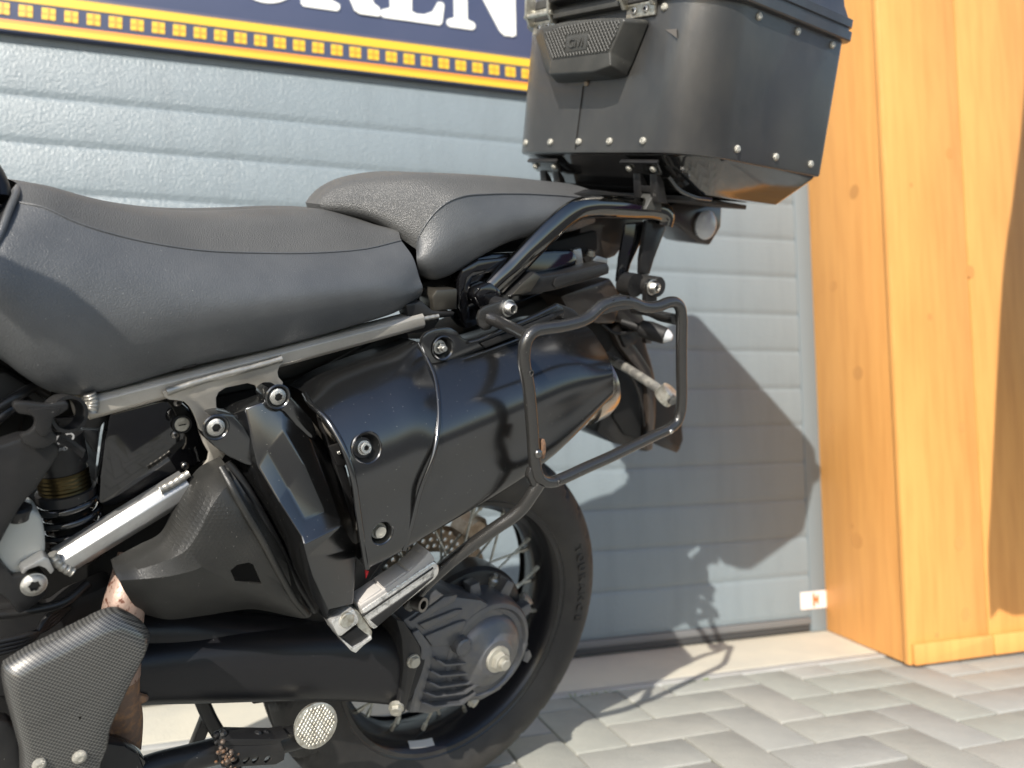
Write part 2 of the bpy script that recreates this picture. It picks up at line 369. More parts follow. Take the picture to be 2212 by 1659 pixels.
for c in sel[300:]+rest:
    g = .0035; addprism(bm, [(c[0]+g, c[1]+g, -.03), (c[0]+c[2]-g, c[1]+g, -.03), (c[0]+c[2]-g, c[1]+c[3]-g, -.03), (c[0]+g, c[1]+c[3]-g, -.03)], (0, 0, .03), 0)
tag(finish(bm, 'outer_paving', m_pave, bed, base=None), kind='stuff')
m_cream = mat('pale_concrete', (.60, .565, .47), .8, var=(6, (.52, .50, .43), .4, .7), bump=[('n', 180, .0012)])
m_kerb = mat('light_kerb', (.47, .47, .45), .8, var=(8, (.38, .38, .37), .4, .7), bump=[('n', 180, .0012)])
t_ = wbox('threshold', -4, 1.665, 1.832, 2.6, -.05, .004, m_cream); tag(t_, kind='structure')
t_ = wbox('threshold_edging', -4, 1.64, 1.80, 1.8315, -.05, .003, m_kerb); tag(t_, kind='structure')
# small weeds in the joint
m_weed = mat('weed_green', (.16, .22, .07), .6)
bm = bmesh.new()
for wx in (1.02, 1.06, .78, .82, .72):
    for k in range(7):
        a = random.random()*6.3; l = random.uniform(.004, .011); c = np.array([wx+random.gauss(0, .012), 1.795+random.gauss(0, .004), 0])
        d = np.array([math.cos(a), math.sin(a), .7]); sd = np.array([-math.sin(a), math.cos(a), 0])*.0018
        v = [bm.verts.new(q) for q in (c-sd, c+sd, c+d*l*.6+sd, c+d*l, c+d*l*.6-sd)]; bm.faces.new(v)
tag(finish(bm, 'weeds', m_weed, base=None, smooth=False), 'tiny green weeds growing in the joint before the threshold', 'weeds', kind='stuff')

# ---- garage door
m_door = mat('door_paint', (.200, .242, .268), .34, bump=[('n', 170, .0020), ('n', 60, .0006)], var=(9, (.178, .215, .238), .45, .75, (2.2, 1, .35)))
m_doord = mat('door_gap', (.10, .11, .12), .6)
m_seal = mat('door_seal_rubber', (.045, .047, .05), .6, bump=[('n', 90, .001)])
m_doorshade = mat('door_paint_shaded', (.180, .218, .242), .5)  # door paint darkened to stand for shade along its edge
door = empty('garage_door', Matrix.Translation((0, YD, 0)), 'large blue-grey sectional garage door of horizontal stucco panels behind the motorcycle', 'garage door')
def dob(name, x0, x1, y0, y1, z0, z1, mt, bevel=.003): 
    o = wbox(name, x0, x1, y0-YD, y1-YD, z0, z1, mt, door, bevel); return o
zs = [.052, .177, .292, .406, .520, .635, .748, .863, .977, 1.095, 1.213, 1.328, 1.44, 1.564, 1.68, 1.797, 1.914, 2.03, 2.148, 2.265, 2.382, 2.5]
for a, b in zip(zs[:-1], zs[1:]):
    bm = bmesh.new(); x0, x1 = -2.6, 1.60
    pr = [(.03, a+.0005), (.0035, a+.0004), (.0028, a+.005), (.0008, a+.011), (0, a+.017), (0, b-.014), (.0012, b-.007), (.0035, b-.0004), (.03, b-.0004)]
    addprism(bm, [(x0, q[0], q[1]) for q in pr], (x1-x0, 0, 0)); finish(bm, 'door_panel', m_door, door, base=None, angle=60)
dob('backing', -2.6, 1.62, YD+.026, YD+.06, 0, 2.5, m_doord)
dob('bottom_seal', -2.6, 1.60, YD+.002, YD+.03, .008, .030, m_seal, .004)
dob('bottom_rail', -2.6, 1.60, YD-.004, YD+.03, .030, .0505, mat('door_bottom_rail', (.15, .155, .16), .5), .003)
dob('shaded_edge_strip', 1.602, 1.66, YD-.001, YD+.05, .006, 2.5, m_doorshade, .003)  # edge of the door itself; its shade is put into the colour
# sticker
st = wbox('warning_sticker', 1.563, 1.656, -.0052, -.0038, .076, .128, mat('sticker_white', (.75, .70, .68), .4), door, 0)
m_or = mat('sticker_orange', (.72, .16, .05), .5)
for (a, b, c, d) in ((1.606, 1.614, .082, .122), (1.614, 1.622, .096, .110), (1.622, 1.628, .088, .118)):
    wbox('sticker_mark', a, b, -.0062, -.0054, c, d, m_or, st, 0)

t_ = wbox('wall', -8, 4, YD-.05, YD+.5, 2.5, 5.2, mat('facade_render', (.42, .42, .40), .8, bump=[('n', 60, .002)])); tag(t_, kind='structure')  # unseen wall above the door, added for reflections in the bodywork
t_ = wbox('reflected_overhang', -8, 4, YD-.7, YD-.052, 4.6, 4.9, mat('roof_soffit', (.10, .09, .08), .7)); tag(t_, kind='structure')  # unseen overhang, added as a dark reflection for the black parts
# ---- shop sign
m_navy = mat('sign_navy', (.065, .080, .145), .32, var=(5, (.075, .088, .155), .4, .7))
m_yel = mat('sign_yellow', (.74, .47, .03), .35); m_orn = mat('sign_orange', (.80, .28, .02), .4); m_navyd = mat('sign_dark_navy', (.10, .09, .13), .35)
m_let = mat('sign_white', (.85, .86, .83), .4)
YS = YD-.022
sign = empty('shop_sign', Matrix.Translation((0, YS, 1.58)), 'navy shop sign with white serif letters and yellow bordered strip of small squares', 'sign')
def sob(name, x0, x1, z0, z1, mt, k=0, par=None, th=.0015):
    return wbox(name, x0, x1, -k*.0016-th, -k*.0016, z0-1.58, z1-1.58, mt, par or sign, 0)
wbox('sign_board', -2.3, .785, 0, .018, 0, .62, m_navy, sign, .001)
sob('yellow_border', -2.3, .760, 1.5835, 1.598, m_yel); sob('orange_border', -2.3, .760, 1.5985, 1.606, m_orn)
sob('yellow_border', -2.3, .760, 1.652, 1.674, m_yel); sob('dark_line', -2.3, .760, 1.6745, 1.681, m_navyd)
sob('yellow_border', .762, .782, 1.5835, 2.2, m_yel)
step = (.666+.566)/26
for k in range(-3, 28):
    x = -.566+k*step; q = sob('square', x-.0145, x+.0145, 1.617, 1.645, m_yel)
    sob('square_cross', x-.0145, x+.0145, 1.629, 1.6325, m_orn, 1.05, q, .0004); sob('square_cross', x-.002, x+.002, 1.617, 1.645, m_orn, 1.4, q, .0004)
def letter(polys, x, s=.235):
    bm = bmesh.new()
    for k, P in enumerate(polys): addprism(bm, [(x+a*s, -.0004*k, 1.735-1.58+b*s) for a, b in P], (0, -.003, 0), .0)
    finish(bm, 'letter', m_let, sign, base=None, smooth=False)
def ell(cx, cz, rx, rz, n=40, a0=0, a1=6.2832): return [(cx+rx*math.cos(t), cz+rz*math.sin(t)) for t in np.linspace(a0, a1, n)]
def serif(x0, x1, top=False):
    h = .09; r = .03
    P = [(x0+r, 0), (x1-r, 0), (x1, r), (x1, h-.02), (x1-.02, h), (x1-.1, h+.03), (x0+.1, h+.03), (x0+.02, h), (x0, h-.02), (x0, r)]
    return [(a, 1-b) for a, b in P] if top else P
E_ = [[(.11, .02), (.36, .02), (.36, .98), (.11, .98)], serif(0, .45), [(.2, 0), (.68, 0), (.71, .03), (.74, .25), (.71, .28), (.66, .27), (.6, .15), (.5, .1), (.2, .09)], serif(0, .45, True),
      [(.2, 1), (.68, 1), (.72, .75), (.66, .73), (.6, .85), (.5, .9), (.2, .91)], [(.2, .47), (.46, .45), (.5, .36), (.56, .36), (.56, .66), (.5, .66), (.46, .56), (.2, .54)]]
N_ = [[(.09, .02), (.25, .02), (.25, .95), (.09, .95)], serif(0, .34), [(.10, 1), (.36, 1), (.84, .2), (.84, .0), (.70, -.02), (.64, .03)], [(.68, .0), (.80, -.02), (.84, .02), (.84, .98), (.66, .98)], serif(.58, .92, True), serif(-.02, .3, True)]
R_ = [[(.11, .02), (.30, .02), (.30, .98), (.11, .98)], serif(0, .42), serif(0, .4, True),
      ell(.42, .75, .30, .25, 20, -1.57, 1.57)+ell(.42, .75, .12, .15, 20, 1.57, -1.57), [(.2, 1), (.43, 1), (.43, .9), (.2, .9)], [(.2, .5), (.43, .5), (.43, .6), (.2, .6)], [(.38, .5), (.62, .5), (.80, .14), (.86, .1), (.86, 0), (.64, 0), (.58, .03)]]
O_ = [ell(.42, .5, .44, .52, 48, 1.57, 1.57+6.2832)+ell(.42, .5, .20, .42, 48, 1.57+6.2832, 1.57)]
letter(E_, .306); letter(N_, .486); letter(R_, .102); letter(O_, -.085)

# ---- timber portal at right
m_wood = mat('oiled_pine', (.75, .365, .105), .5, var=(6, (.64, .29, .078), .40, .75, (6, 6, .5)), bump=[('n', 60, .0008, (8, 8, .5))])
m_knot = mat('pine_knot', (.60, .28, .08), .6)
port = empty('timber_portal', Matrix.Translation((1.61, 1.69, 0)), 'orange pine timber cladding standing right of the garage door', 'timber cladding')
def pob(name, pts, vec, mt=m_wood, bevel=.003, par=port):
    bm = bmesh.new(); addprism(bm, [(p[0]-1.61, p[1]-1.69, p[2]) for p in pts], vec, bevel); return finish(bm, name, mt, par, base=None)
side = pob('side_board', [(1.664, 2.12, .006), (1.612, 1.715, .006), (1.637, 1.7125, .006), (1.69, 2.12, .006)], (0, 0, 2.6))
front = pob('front_board', [(1.605, 1.692, .006), (1.873, 1.692, .006), (1.873, 1.692, 2.6), (1.605, 1.692, 2.6)], (0, .02, 0), bevel=.004)
sk = pob('skirting_board', [(1.6125, 1.6905, .008), (1.877, 1.6905, .008), (1.877, 1.6905, .055), (1.873, 1.6905, .062), (1.6125, 1.6905, .062)], (0, -.012, 0), bevel=.004)
back = pob('front_board', [(1.877, 1.6925, .006), (2.16, 1.6925, .006), (2.16, 1.6925, 2.6), (1.877, 1.6925, 2.6)], (0, .02, 0), bevel=.004)
pob('front_board', [(2.164, 1.692, .006), (2.5, 1.692, .006), (2.5, 1.692, 2.6), (2.164, 1.692, 2.6)], (0, .02, 0), bevel=.004)
pob('skirting_board', [(1.881, 1.6905, .008), (2.5, 1.6905, .008), (2.5, 1.6905, .055), (2.5, 1.6905, .062), (1.885, 1.6905, .062), (1.881, 1.6905, .055)], (0, -.012, 0), bevel=.004)
# unseen banner, added and shaped to cast the shade on the boards
fl_pts = [(1.885, .10), (1.91, .125), (1.96, .105), (2.05, .10), (2.5, .12), (2.62, .7), (2.66, 1.4), (2.6, 2.1), (2.4, 2.4), (2.24, 2.3), (2.16, 1.85), (2.112, 1.53), (2.05, 1.25), (2.011, 1.10), (1.96, .78), (1.915, .45), (1.888, .25)]
kk = 1.692-.85
flag = empty('shade_banner', Matrix.Translation((2.5-SUN[0]/SUN[1]*kk, .85, 0)), 'added purple banner out of view, shaped to cast shade on the timber cladding', 'banner')
fx = 2.5-SUN[0]/SUN[1]*kk; bm = bmesh.new(); addprism(bm, [(a-SUN[0]/SUN[1]*kk-fx, 0, b-SUN[2]/SUN[1]*kk) for a, b in crs([(a, b) for a, b in fl_pts+[fl_pts[0]]], 70)[:-1]], (0, .003, 0)); finish(bm, 'shade_banner_cloth', mat('shade_banner_cloth', (.12, .08, .30), .8), flag, base=None)
tube('shade_banner_pole', [(.02, .0, .0), (.02, .004, 1.0), (.12, .004, 2.2), (.04, .004, 3.1)], .010, m_satin, flag, pix=False, base=None); wbox('shade_banner_foot', -.15, .19, -.15, .19, .003, .03, m_satin, flag)
for (kx, kz, r, onfront) in ((1.70, .075, .008, 1), (1.79, .31, .020, 1), (1.82, .62, .014, 1), (1.69, 1.28, .007, 1), (1.83, 1.38, .016, 1), (1.73, .92, .010, 1), (1.80, .12, .018, 1), (1.88, 1.05, .018, 1)):
    bm = bmesh.new(); v = [bm.verts.new((kx-1.61+r*.8*math.cos(t), 1.6915-1.69, kz+r*math.sin(t))) for t in np.linspace(0, 6.28, 17)[:-1]]; bm.faces.new(v)
    finish(bm, 'knot', m_knot, front, base=None, smooth=False)
for (kt, kz, r) in ((.45, .30, .022), (.5, .34, .008), (.35, .78, .02), (.6, 1.05, .016), (.3, 1.3, .02), (.7, .62, .010)):
    y = 1.715+kt*.405; x = 1.612+kt*.052; bm = bmesh.new(); d = nrm((.052, .405, 0)); nn = np.array([-d[1], d[0], 0])*.0006
    v = [bm.verts.new(np.array([x-1.61, y-1.69, kz])+d*r*1.1*math.cos(t)+nn+np.array([0, 0, r*math.sin(t)])) for t in np.linspace(0, 6.28, 17)[:-1]]; bm.faces.new(v)
    finish(bm, 'knot', m_knot, side, base=None, smooth=False)

# ================================================================== MOTORCYCLE
bike = empty('motorcycle', bikeM(BASE), 'black adventure touring motorcycle leaning on its stand, seen from its left side', 'motorcycle')

# ---- seats
def mir(rows): return [[np.array(p)*np.array([1, -1, 1]) for p in r] for r in rows]
rb = [(-60, 745, -.125), (0, 775, -.128), (50, 812, -.130), (100, 842, -.132), (150, 853, -.134), (210, 848, -.134), (400, 795, -.135), (600, 750, -.135), (760, 705, -.133), (860, 672, -.128), (903, 645, -.120)]
rm = [(-60, 600, -.165), (0, 640, -.170), (60, 690, -.172), (150, 715, -.174), (250, 705, -.174), (400, 680, -.174), (560, 655, -.172), (700, 635, -.168), (800, 622, -.160), (870, 612, -.148), (906, 600, -.130)]
rc = [(28, 436, -.110), (60, 440, -.118), (100, 450, -.124), (160, 478, -.130), (250, 507, -.135), (340, 527, -.137), (440, 541, -.137), (560, 546, -.135), (680, 546, -.130), (790, 537, -.120), (866, 519, -.104)]
r3 = [(-30, 520, -.150), (10, 540, -.158), (70, 560, -.160), (150, 585, -.163), (250, 600, -.164), (350, 606, -.164), (440, 606, -.163), (560, 602, -.160), (690, 590, -.155), (800, 576, -.143), (892, 556, -.122)]
Rb, Rm, Rc, R3 = [crs(px3(r), 60) for r in (rb, rm, rc, r3)]
low = Rb.copy(); low[:, 1] = -.09; low[:, 2] += .012
seatside = loft('rider_seat', [low, Rb, (Rb*.45+Rm*.55)+np.array([0, -.010, 0]), Rm, R3, Rc], m_vs, bike, nu=60, nv=44, pix=False)
tc = [(50, 399, -.02), (100, 407, -.02), (170, 423, -.02), (240, 438, -.02), (330, 451, -.02), (420, 455, -.02), (520, 452, -.02), (620, 448, -.02), (700, 452, -.02), (770, 470, -.03), (850, 508, -.07)]
Tc = crs(px3(tc), 60); mid = Rc*.5+Tc*.5+np.array([0, 0, .011]); Tm = Tc*np.array([1, 0, 1])+np.array([0, 0, -.004])
rowsT = [Rc, mid, Tc, Tm]; far = [r*np.array([1, -1, 1]) for r in (Tc, mid, Rc, Rm, Rb)]
fixparent(loft('seat_top_cover', rowsT+far, m_vt, bike, nu=60, nv=60, pix=False), seatside)
fixparent(tube('seam_piping', Rc+np.array([0, -.0004, 0]), .0011, m_vs, bike, n=80, seg=8, pix=False), seatside)
# front edge piping of the seat
fixparent(tube('front_piping', [(50, 398, -.03), (40, 405, -.07), (32, 425, -.108), (18, 458, -.13), (2, 500, -.147), (-20, 545, -.158)], .0035, m_vs, bike, seg=10), seatside)
loft('tank_rubber', [[(52, 400, -.0), (30, 440, -.115), (-5, 520, -.15), (-40, 620, -.16)], [(30, 403, .0), (16, 440, -.112), (-14, 500, -.147), (-60, 600, -.158)], [(20, 420, .0), (-5, 455, -.10), (-40, 500, -.13), (-90, 600, -.14)]], m_satin, bike, nu=20, nv=8)
tube('tank_trim', [(-22, 356, -.06), (-8, 378, -.07), (2, 402, -.08), (6, 430, -.09)], .008, m_satin, bike)

# pillion
pa = [(902, 585, -.108), (915, 596, -.112), (936, 603, -.115), (962, 598, -.118), (992, 583, -.120), (1037, 554, -.122), (1104, 520, -.122), (1170, 507, -.120), (1240, 497, -.115), (1285, 480, -.108)]
pm = [(900, 560, -.118), (910, 562, -.124), (930, 560, -.130), (960, 545, -.134), (1000, 525, -.136), (1050, 505, -.137), (1110, 485, -.135), (1170, 472, -.132), (1235, 462, -.126), (1282, 456, -.115)]
pc = [(899, 538, -.108), (903, 516, -.112), (916, 490, -.116), (938, 460, -.120), (966, 437, -.123), (1000, 424, -.125), (1055, 419, -.124), (1120, 418, -.122), (1204, 422, -.115), (1276, 429, -.100)]
pq = [(740, 470, -.02), (686, 447, -.02), (705, 418, -.02), (745, 392, -.02), (800, 378, -.02), (870, 373, -.02), (940, 376, -.02), (1040, 384, -.02), (1160, 397, -.02), (1245, 410, -.02), (1278, 424, -.03)]
Pa, Pm, Pc, Pq = [crs(px3(r), 50) for r in (pa, pm, pc, pq)]
lowp = Pa.copy(); lowp[:, 1] = -.06; lowp[:, 2] += .01
pill = loft('pillion_seat', [lowp, Pa, Pm, Pc], m_vs, bike, nu=50, nv=30, pix=False)
midp = Pc*.5+Pq*.5+np.array([-.004, 0, .012]); Pn = Pq*np.array([1, 0, 1])
fixparent(loft('seat_top_cover', [Pc, midp, Pq, Pn]+[r*np.array([1, -1, 1]) for r in (Pq, midp, Pc, Pm, Pa)], m_vt, bike, nu=50, nv=60, pix=False), pill)
fixparent(tube('seam_piping', Pc+np.array([0, -.0004, 0]), .0011, m_vs, bike, n=80, seg=8, pix=False), pill)
# dark mass under the seats so that nothing shows through
slab('seat_base', [(60, 790), (160, 820), (400, 770), (760, 690), (900, 630), (1000, 560), (1270, 470), (1200, 440), (920, 480), (700, 560), (100, 560)], -.07, .09, m_deep, bike, .004)

slab('seat_shell', [(905, 612), (930, 604), (1000, 592), (1104, 545), (1290, 498), (1292, 540), (1240, 570), (1100, 620), (1000, 672), (905, 660)], -.085, .085, m_deep, bike, .003)
# ---- rear frame
def boxtube(name, a, b, y0, wd, mt, ht_a, ht_b, ch=.30):  # octagonal-edged box tube between two traced centre points
    A, Bp = B(*a, y0), B(*b, y0); d = nrm(Bp-A); upv = nrm(np.array([0, 0, 1.])-(d@np.array([0, 0, 1.]))*d); sd = np.cross(d, upv)
    bm = bmesh.new(); G = []
    for P_, h in ((A, ht_a), (Bp, ht_b)):
        hh, ww = h/2, wd/2; c = ch*h
        G.append([P_+upv*u_+sd*s_ for u_, s_ in ((hh, ww-c), (hh-c, ww), (-hh+c, ww), (-hh, ww-c), (-hh, -ww+c), (-hh+c, -ww), (hh-c, -ww), (hh, -ww+c))])
    addgrid(bm, np.array(G), closeu=True, caps=True)
    bmesh.ops.bevel(bm, geom=list(bm.edges), offset=.0012, segments=2, profile=.5, affect='EDGES', clamp_overlap=True)
    return finish(bm, name, mt, bike, angle=30)
rail = boxtube('seat_rail', (182, 879), (905, 689), -.128, .032, m_frame, .0245, .021, ch=.22)
def weld(path, r, y, par):
    p = crs([B(a, b, y) for a, b in path], 46); bm = bmesh.new(); rr = [r*(1+.05*math.sin(k*2.3)+.06*math.sin(k*.7+1)) for k in range(46)]
    addtube(bm, p, rr, 12); return fixparent(finish(bm, 'weld_bead', m_weld, bike, angle=60), par)
weld([(193, 850), (200, 868), (198, 890)], .0062, -.145, rail)
boxtube('frame_lug', (158, 880), (192, 872), -.120, .028, m_frame, .030, .027)
plate = [(350, 846), (356, 858), (366, 864), (382, 865), (398, 868), (410, 879), (420, 897), (427, 915), (433, 940), (442, 962), (452, 978), (449, 994), (436, 1012), (470, 1010), (500, 960), (520, 905), (480, 893), (468, 880), (467, 860), (473, 847), (488, 838), (535, 828), (552, 833), (560, 850), (570, 872), (606, 860), (612, 826), (602, 815), (600, 804), (604, 792), (614, 782), (610, 775)]
pl = slab('frame_gusset', plate, -.150, -.145, m_frame, bike, .001)
weld([(360, 847), (420, 827), (480, 810), (550, 792), (608, 775)], .0042, -.1495, pl)
rear_w = slab('rail_tab', [(878, 700), (884, 694), (905, 685), (948, 680), (950, 690), (935, 715), (882, 722)], -.138, -.132, m_satin, bike)
weld([(886, 698), (915, 689), (946, 683)], .0036, -.139, rear_w)
slab('rail_clip', [(391, 780), (425, 775), (426, 791), (396, 798)], -.143, -.12, m_matte, bike)
# lower frame tube
lt_ = boxtube('lower_frame_tube', (128, 1214), (405, 1045), -.140, .034, m_alu, .0295, .034)
weld([(112, 1196), (122, 1214), (140, 1228), (156, 1236)], .0050, -.156, lt_)
weld([(345, 1058), (375, 1043), (408, 1022)], .0045, -.153, lt_)
slab('frame_clevis', [(45, 1238), (50, 1228), (96, 1203), (105, 1206), (118, 1233), (110, 1242), (100, 1229), (85, 1223), (62, 1231), (50, 1242)], -.170, -.150, m_alu, bike, .002)
slab('frame_bracket', [(-20, 1180), (12, 1225), (30, 1245), (52, 1240), (90, 1240), (108, 1262), (100, 1290), (76, 1308), (60, 1320), (40, 1330), (20, 1300), (-30, 1260)], -.158, -.13, m_satin, bike, .004)
bolt('torx', B(73, 1262, -.159), .0125, bike)
slab('frame_plate', [(-60, 960), (0, 962), (45, 946), (90, 945), (128, 958), (131, 980), (112, 1010), (80, 1058), (50, 1090), (20, 1140), (0, 1180), (-60, 1250)], -.165, -.135, m_satin, bike, .005)
# rubber buckle, loop and cable tie
buckle = slab('rubber_buckle', [(27, 880), (30, 868), (55, 869), (100, 874), (140, 866), (150, 872), (148, 885), (130, 897), (118, 902), (112, 912), (116, 935), (125, 942), (122, 955), (100, 968), (75, 971), (52, 960), (42, 940), (60, 935), (74, 925), (76, 905), (66, 898), (40, 895)], -.178, -.168, m_satin, bike, .003)
slab('buckle_strap', [(60, 885), (132, 880), (114, 905), (110, 930), (100, 942), (88, 942), (78, 930), (77, 905)], -.1815, -.178, m_satin, bike, .001)
p0 = B(140, 893, -.165); lathe('strap_loop', [(-.009, .0155), (-.009, .019), (.009, .019), (.009, .0155), (-.009, .0155)], p0, (.35, -1, .1), m_satin, bike)
slab('cable_tie', [(122, 955), (134, 933), (186, 972), (180, 986)], -.170, -.167, m_matte, bike, .0005)
bm = bmesh.new()
for k in range(22):
    a = B(136+k*2.2, 944+k*1.66, -.1705); b = B(131+k*2.2, 954+k*1.66, -.1705); addtube(bm, [a, b], .0005, 5)
finish(bm, 'tie_ridges', m_satin, bike)
# shock absorber, its threads, spring and reservoir
s0, s1 = B(118, 935, -.10), B(172, 1210, -.10); sax = nrm(s1-s0); sl_ = np.linalg.norm(s1-s0)
shock = lathe('shock_absorber', [(0, .022), (.002, .027), (.035, .027), (.036, .024), (sl_*.42, .024), (sl_*.43, .030), (sl_*.50, .030), (sl_*.51, .019), (sl_, .019)], s0, sax, m_satin, bike, 36)
fixparent(lathe('adjuster_threads', [(sl_*.28, .0255)]+[(sl_*(.29+.015*k), .0255+.0008*(k % 2)) for k in range(10)]+[(sl_*.44, .0255)], s0, sax, m_gold, bike, 36), shock)
bm = bmesh.new(); a_ = nrm(np.cross(sax, (0, 1, 0))); b_ = np.cross(sax, a_)
addtube(bm, [s0+sax*(sl_*(.5+.5*k/120))+.029*(math.cos(k*.26)*a_+math.sin(k*.26)*b_) for k in range(121)], .0045, 10)
fixparent(finish(bm, 'coil_spring', m_glossc, bike), shock)
def bframe(o, xd, nd):                                   # a frame with x along xd and z along nd at bike point o
    x = nrm(xd); z = nrm(np.array(nd)-(np.array(nd)@x)*x); y = np.cross(z, x); o = np.array(o)-BASE
    return Matrix([[x[i], y[i], z[i], o[i]] for i in range(3)]+[[0, 0, 0, 1]])
bd = nrm(B(140, 960, -.128)-B(90, 975, -.128))
fixparent(textmesh('brand_lettering', 'HYPERPRO', .0125, m_greyp, bike, bframe(B(92, 962, -.1315), bd, (0, -1, 0)), .0002, .0003), shock)
fixparent(textmesh('small_lettering', 'Suspension Technology', .0058, m_greyp, bike, bframe(B(84, 984, -.1315), bd, (0, -1, 0)), .0002), shock)
tk = B(40, 1170, -.13)
bm = bmesh.new(); addprism(bm, [B(*q, -.15) for q in [(-30, 1110), (10, 1100), (75, 1102), (92, 1118), (98, 1150), (100, 1190), (94, 1212), (60, 1235), (20, 1260), (-30, 1280)]], (0, .05, 0), .009, 4)
fixb = finish(bm, 'expansion_bottle', m_tank, bike, angle=60)
fixparent(lathe('bottle_cap', [(0, .012), (.002, .013), (.012, .013), (.014, .010)], B(38, 1118, -.14), (0, -.2, 1), m_satin, bike), fixb)
# battery side cover with lock
cover = slab('side_cover', [(237, 892), (350, 862), (384, 862), (412, 885), (428, 920), (438, 962), (448, 982), (444, 1000), (418, 1010), (335, 1062), (246, 1094), (222, 1096), (213, 1085), (216, 1030), (226, 950)], -.118, -.09, m_glossc, bike, .005)
def addpart(o): return fixparent(o, cover)
lk = B(392, 916, -.119)
addpart(lathe('lock_barrel', [(-.004, .0105), (.0035, .0105), (.0036, .009), (.001, .009), (.001, .001)], lk, LAT, m_matte, bike))
addpart(lathe('lock_face', [(.0, .0086), (.0022, .0086), (.0026, .008), (.0026, .0005)], lk, LAT, m_dull, bike))
bm = bmesh.new(); q = lk+np.array([0, -.0031, 0]); addprism(bm, [q+np.array([x, 0, z]) for x, z in ((-.004, -.0011), (.0042, -.0003), (.0042, .0007), (-.004, -.0001))], (0, -.0003, 0)); addpart(finish(bm, 'key_slot', m_deep, bike, smooth=False))
for q in ((384, 870), (379, 939), (400, 1007)): bolt('torx', B(*q, -.1195), .0045, bike, mt=m_steeld, name='screw')
slab('inner_bracket', [(120, 905), (240, 893), (216, 925), (140, 925), (128, 922)], -.105, -.095, m_satin, bike)
slab('inner_bracket', [(170, 930), (214, 930), (210, 975), (203, 978)], -.105, -.10, m_satin, bike)

# ---- dark core of the machine (frame, engine, inner mudguard)
slab('engine_core', [(-700, 700), (60, 880), (30, 1000), (50, 1110), (160, 1110), (250, 1060), (250, 900), (600, 830), (662, 850), (740, 960), (790, 1230), (900, 1290), (860, 1345), (560, 1370), (250, 1400), (235, 1640), (-60, 1900), (-700, 2000)], -.055, .14, m_deep, bike, .006)
slab('battery_tray', [(-300, 650), (60, 780), (172, 840), (172, 905), (125, 925), (110, 1010), (-300, 1120)], -.05, -.03, m_deep, bike, .004)
slab('inner_mudguard', [(560, 830), (640, 815), (800, 742), (890, 735), (905, 740), (1000, 720), (1180, 640), (1280, 640), (1330, 740), (1250, 880), (1150, 900), (1000, 960), (860, 1010), (760, 990), (690, 930)], -.05, .05, m_deep, bike, .01)
slab('frame_strut', [(640, 830), (830, 727), (880, 713), (888, 740), (770, 790), (660, 850)], -.10, -.085, m_matte, bike, .003)
slab('hose_bundle', [(-60, 830), (10, 800), (70, 835), (110, 870), (60, 880), (30, 900), (-60, 940)], -.09, -.05, m_matte, bike, .006)
for k, pth in enumerate(([(-30, 900, -.12), (40, 855, -.115), (75, 838, -.10), (100, 850, -.09)], [(-30, 925, -.12), (30, 880, -.115), (60, 868, -.10)], [(190, 1260, -.12), (140, 1300, -.13), (60, 1320, -.13), (-30, 1330, -.13)])):
    tube('hose', pth, .0055, m_satin, bike)
for k in range(4): tube('cable', [(-20, 1390+9*k, -.13), (60, 1372+6*k, -.125), (110, 1350-8*k, -.11), (150, 1310, -.10)], .0035, m_satin, bike, seg=8)
slab('frame_casting', [(-60, 1300), (60, 1300), (110, 1330), (150, 1300), (240, 1260), (262, 1275), (240, 1330), (160, 1420), (60, 1500), (-60, 1520)], -.10, -.055, m_matte, bike, .01)

# ---- exhaust
tube('header_pipe', [(300, 1200, -.13), (284, 1255, -.14), (270, 1300, -.15), (262, 1360, -.15), (258, 1420, -.145), (258, 1460, -.14)], .0225, m_rust, bike, seg=28)
tube('collector_pipe', [(256, 1450, -.14), (256, 1500, -.14), (264, 1560, -.13), (258, 1660, -.12)], .0225, m_rustd, bike, seg=28)
slab('exhaust_flange', [(232, 1518), (268, 1505), (300, 1500), (326, 1508), (318, 1520), (280, 1530), (276, 1580), (262, 1600), (238, 1600)], -.15, -.11, m_rustd, bike, .005)
mu0, mu1 = B(800, 1060, -.165), B(1292, 818, -.175); mx_ = nrm(mu1-mu0); ml = np.linalg.norm(mu1-mu0)
muf = lathe('silencer', [(0, .050), (.01, .058), (ml*.83, .058), (ml*.835, .054), (ml*.88, .054), (ml*.885, .059), (ml*.95, .060), (ml*.985, .056), (ml, .046), (ml+.002, .030), (ml-.02, .028)], mu0, mx_, m_exh, bike, 56, angle=40)
def cov(name, rows, y_in=-.15):
    rows = [[(a, b, y*.93+.004) for a, b, y in r] for r in rows]
    A = [crs(px3(r), 40) for r in rows]; top = A[0].copy(); top[:, 1] += .045; bot = A[-1].copy(); bot[:, 1] += .05; bot[:, 2] += .004
    Gs = np.array([top]+A+[bot]); G = np.stack([crs(Gs[:, j], 56) for j in range(40)], 1)
    bm = bmesh.new(); addgrid(bm, G); bmesh.ops.recalc_face_normals(bm, faces=bm.faces)
    if sum((f_.normal.y for f_ in bm.faces)) > 0: bmesh.ops.reverse_faces(bm, faces=bm.faces)
    bm.normal_update(); nv_ = {v: None for v in bm.verts}; fs = list(bm.faces); bnd = [e for e in bm.edges if len(e.link_faces) == 1]
    co = {v: v.co-v.normal*.004 for v in nv_}
    nn = {v: bm.verts.new(c) for v, c in co.items()}
    for f_ in fs: bm.faces.new([nn[v] for v in reversed(f_.verts)])
    for e in bnd: a, b = e.verts; bm.faces.new([a, b, nn[b], nn[a]])
    return finish(bm, name, m_gloss, bike, angle=50)
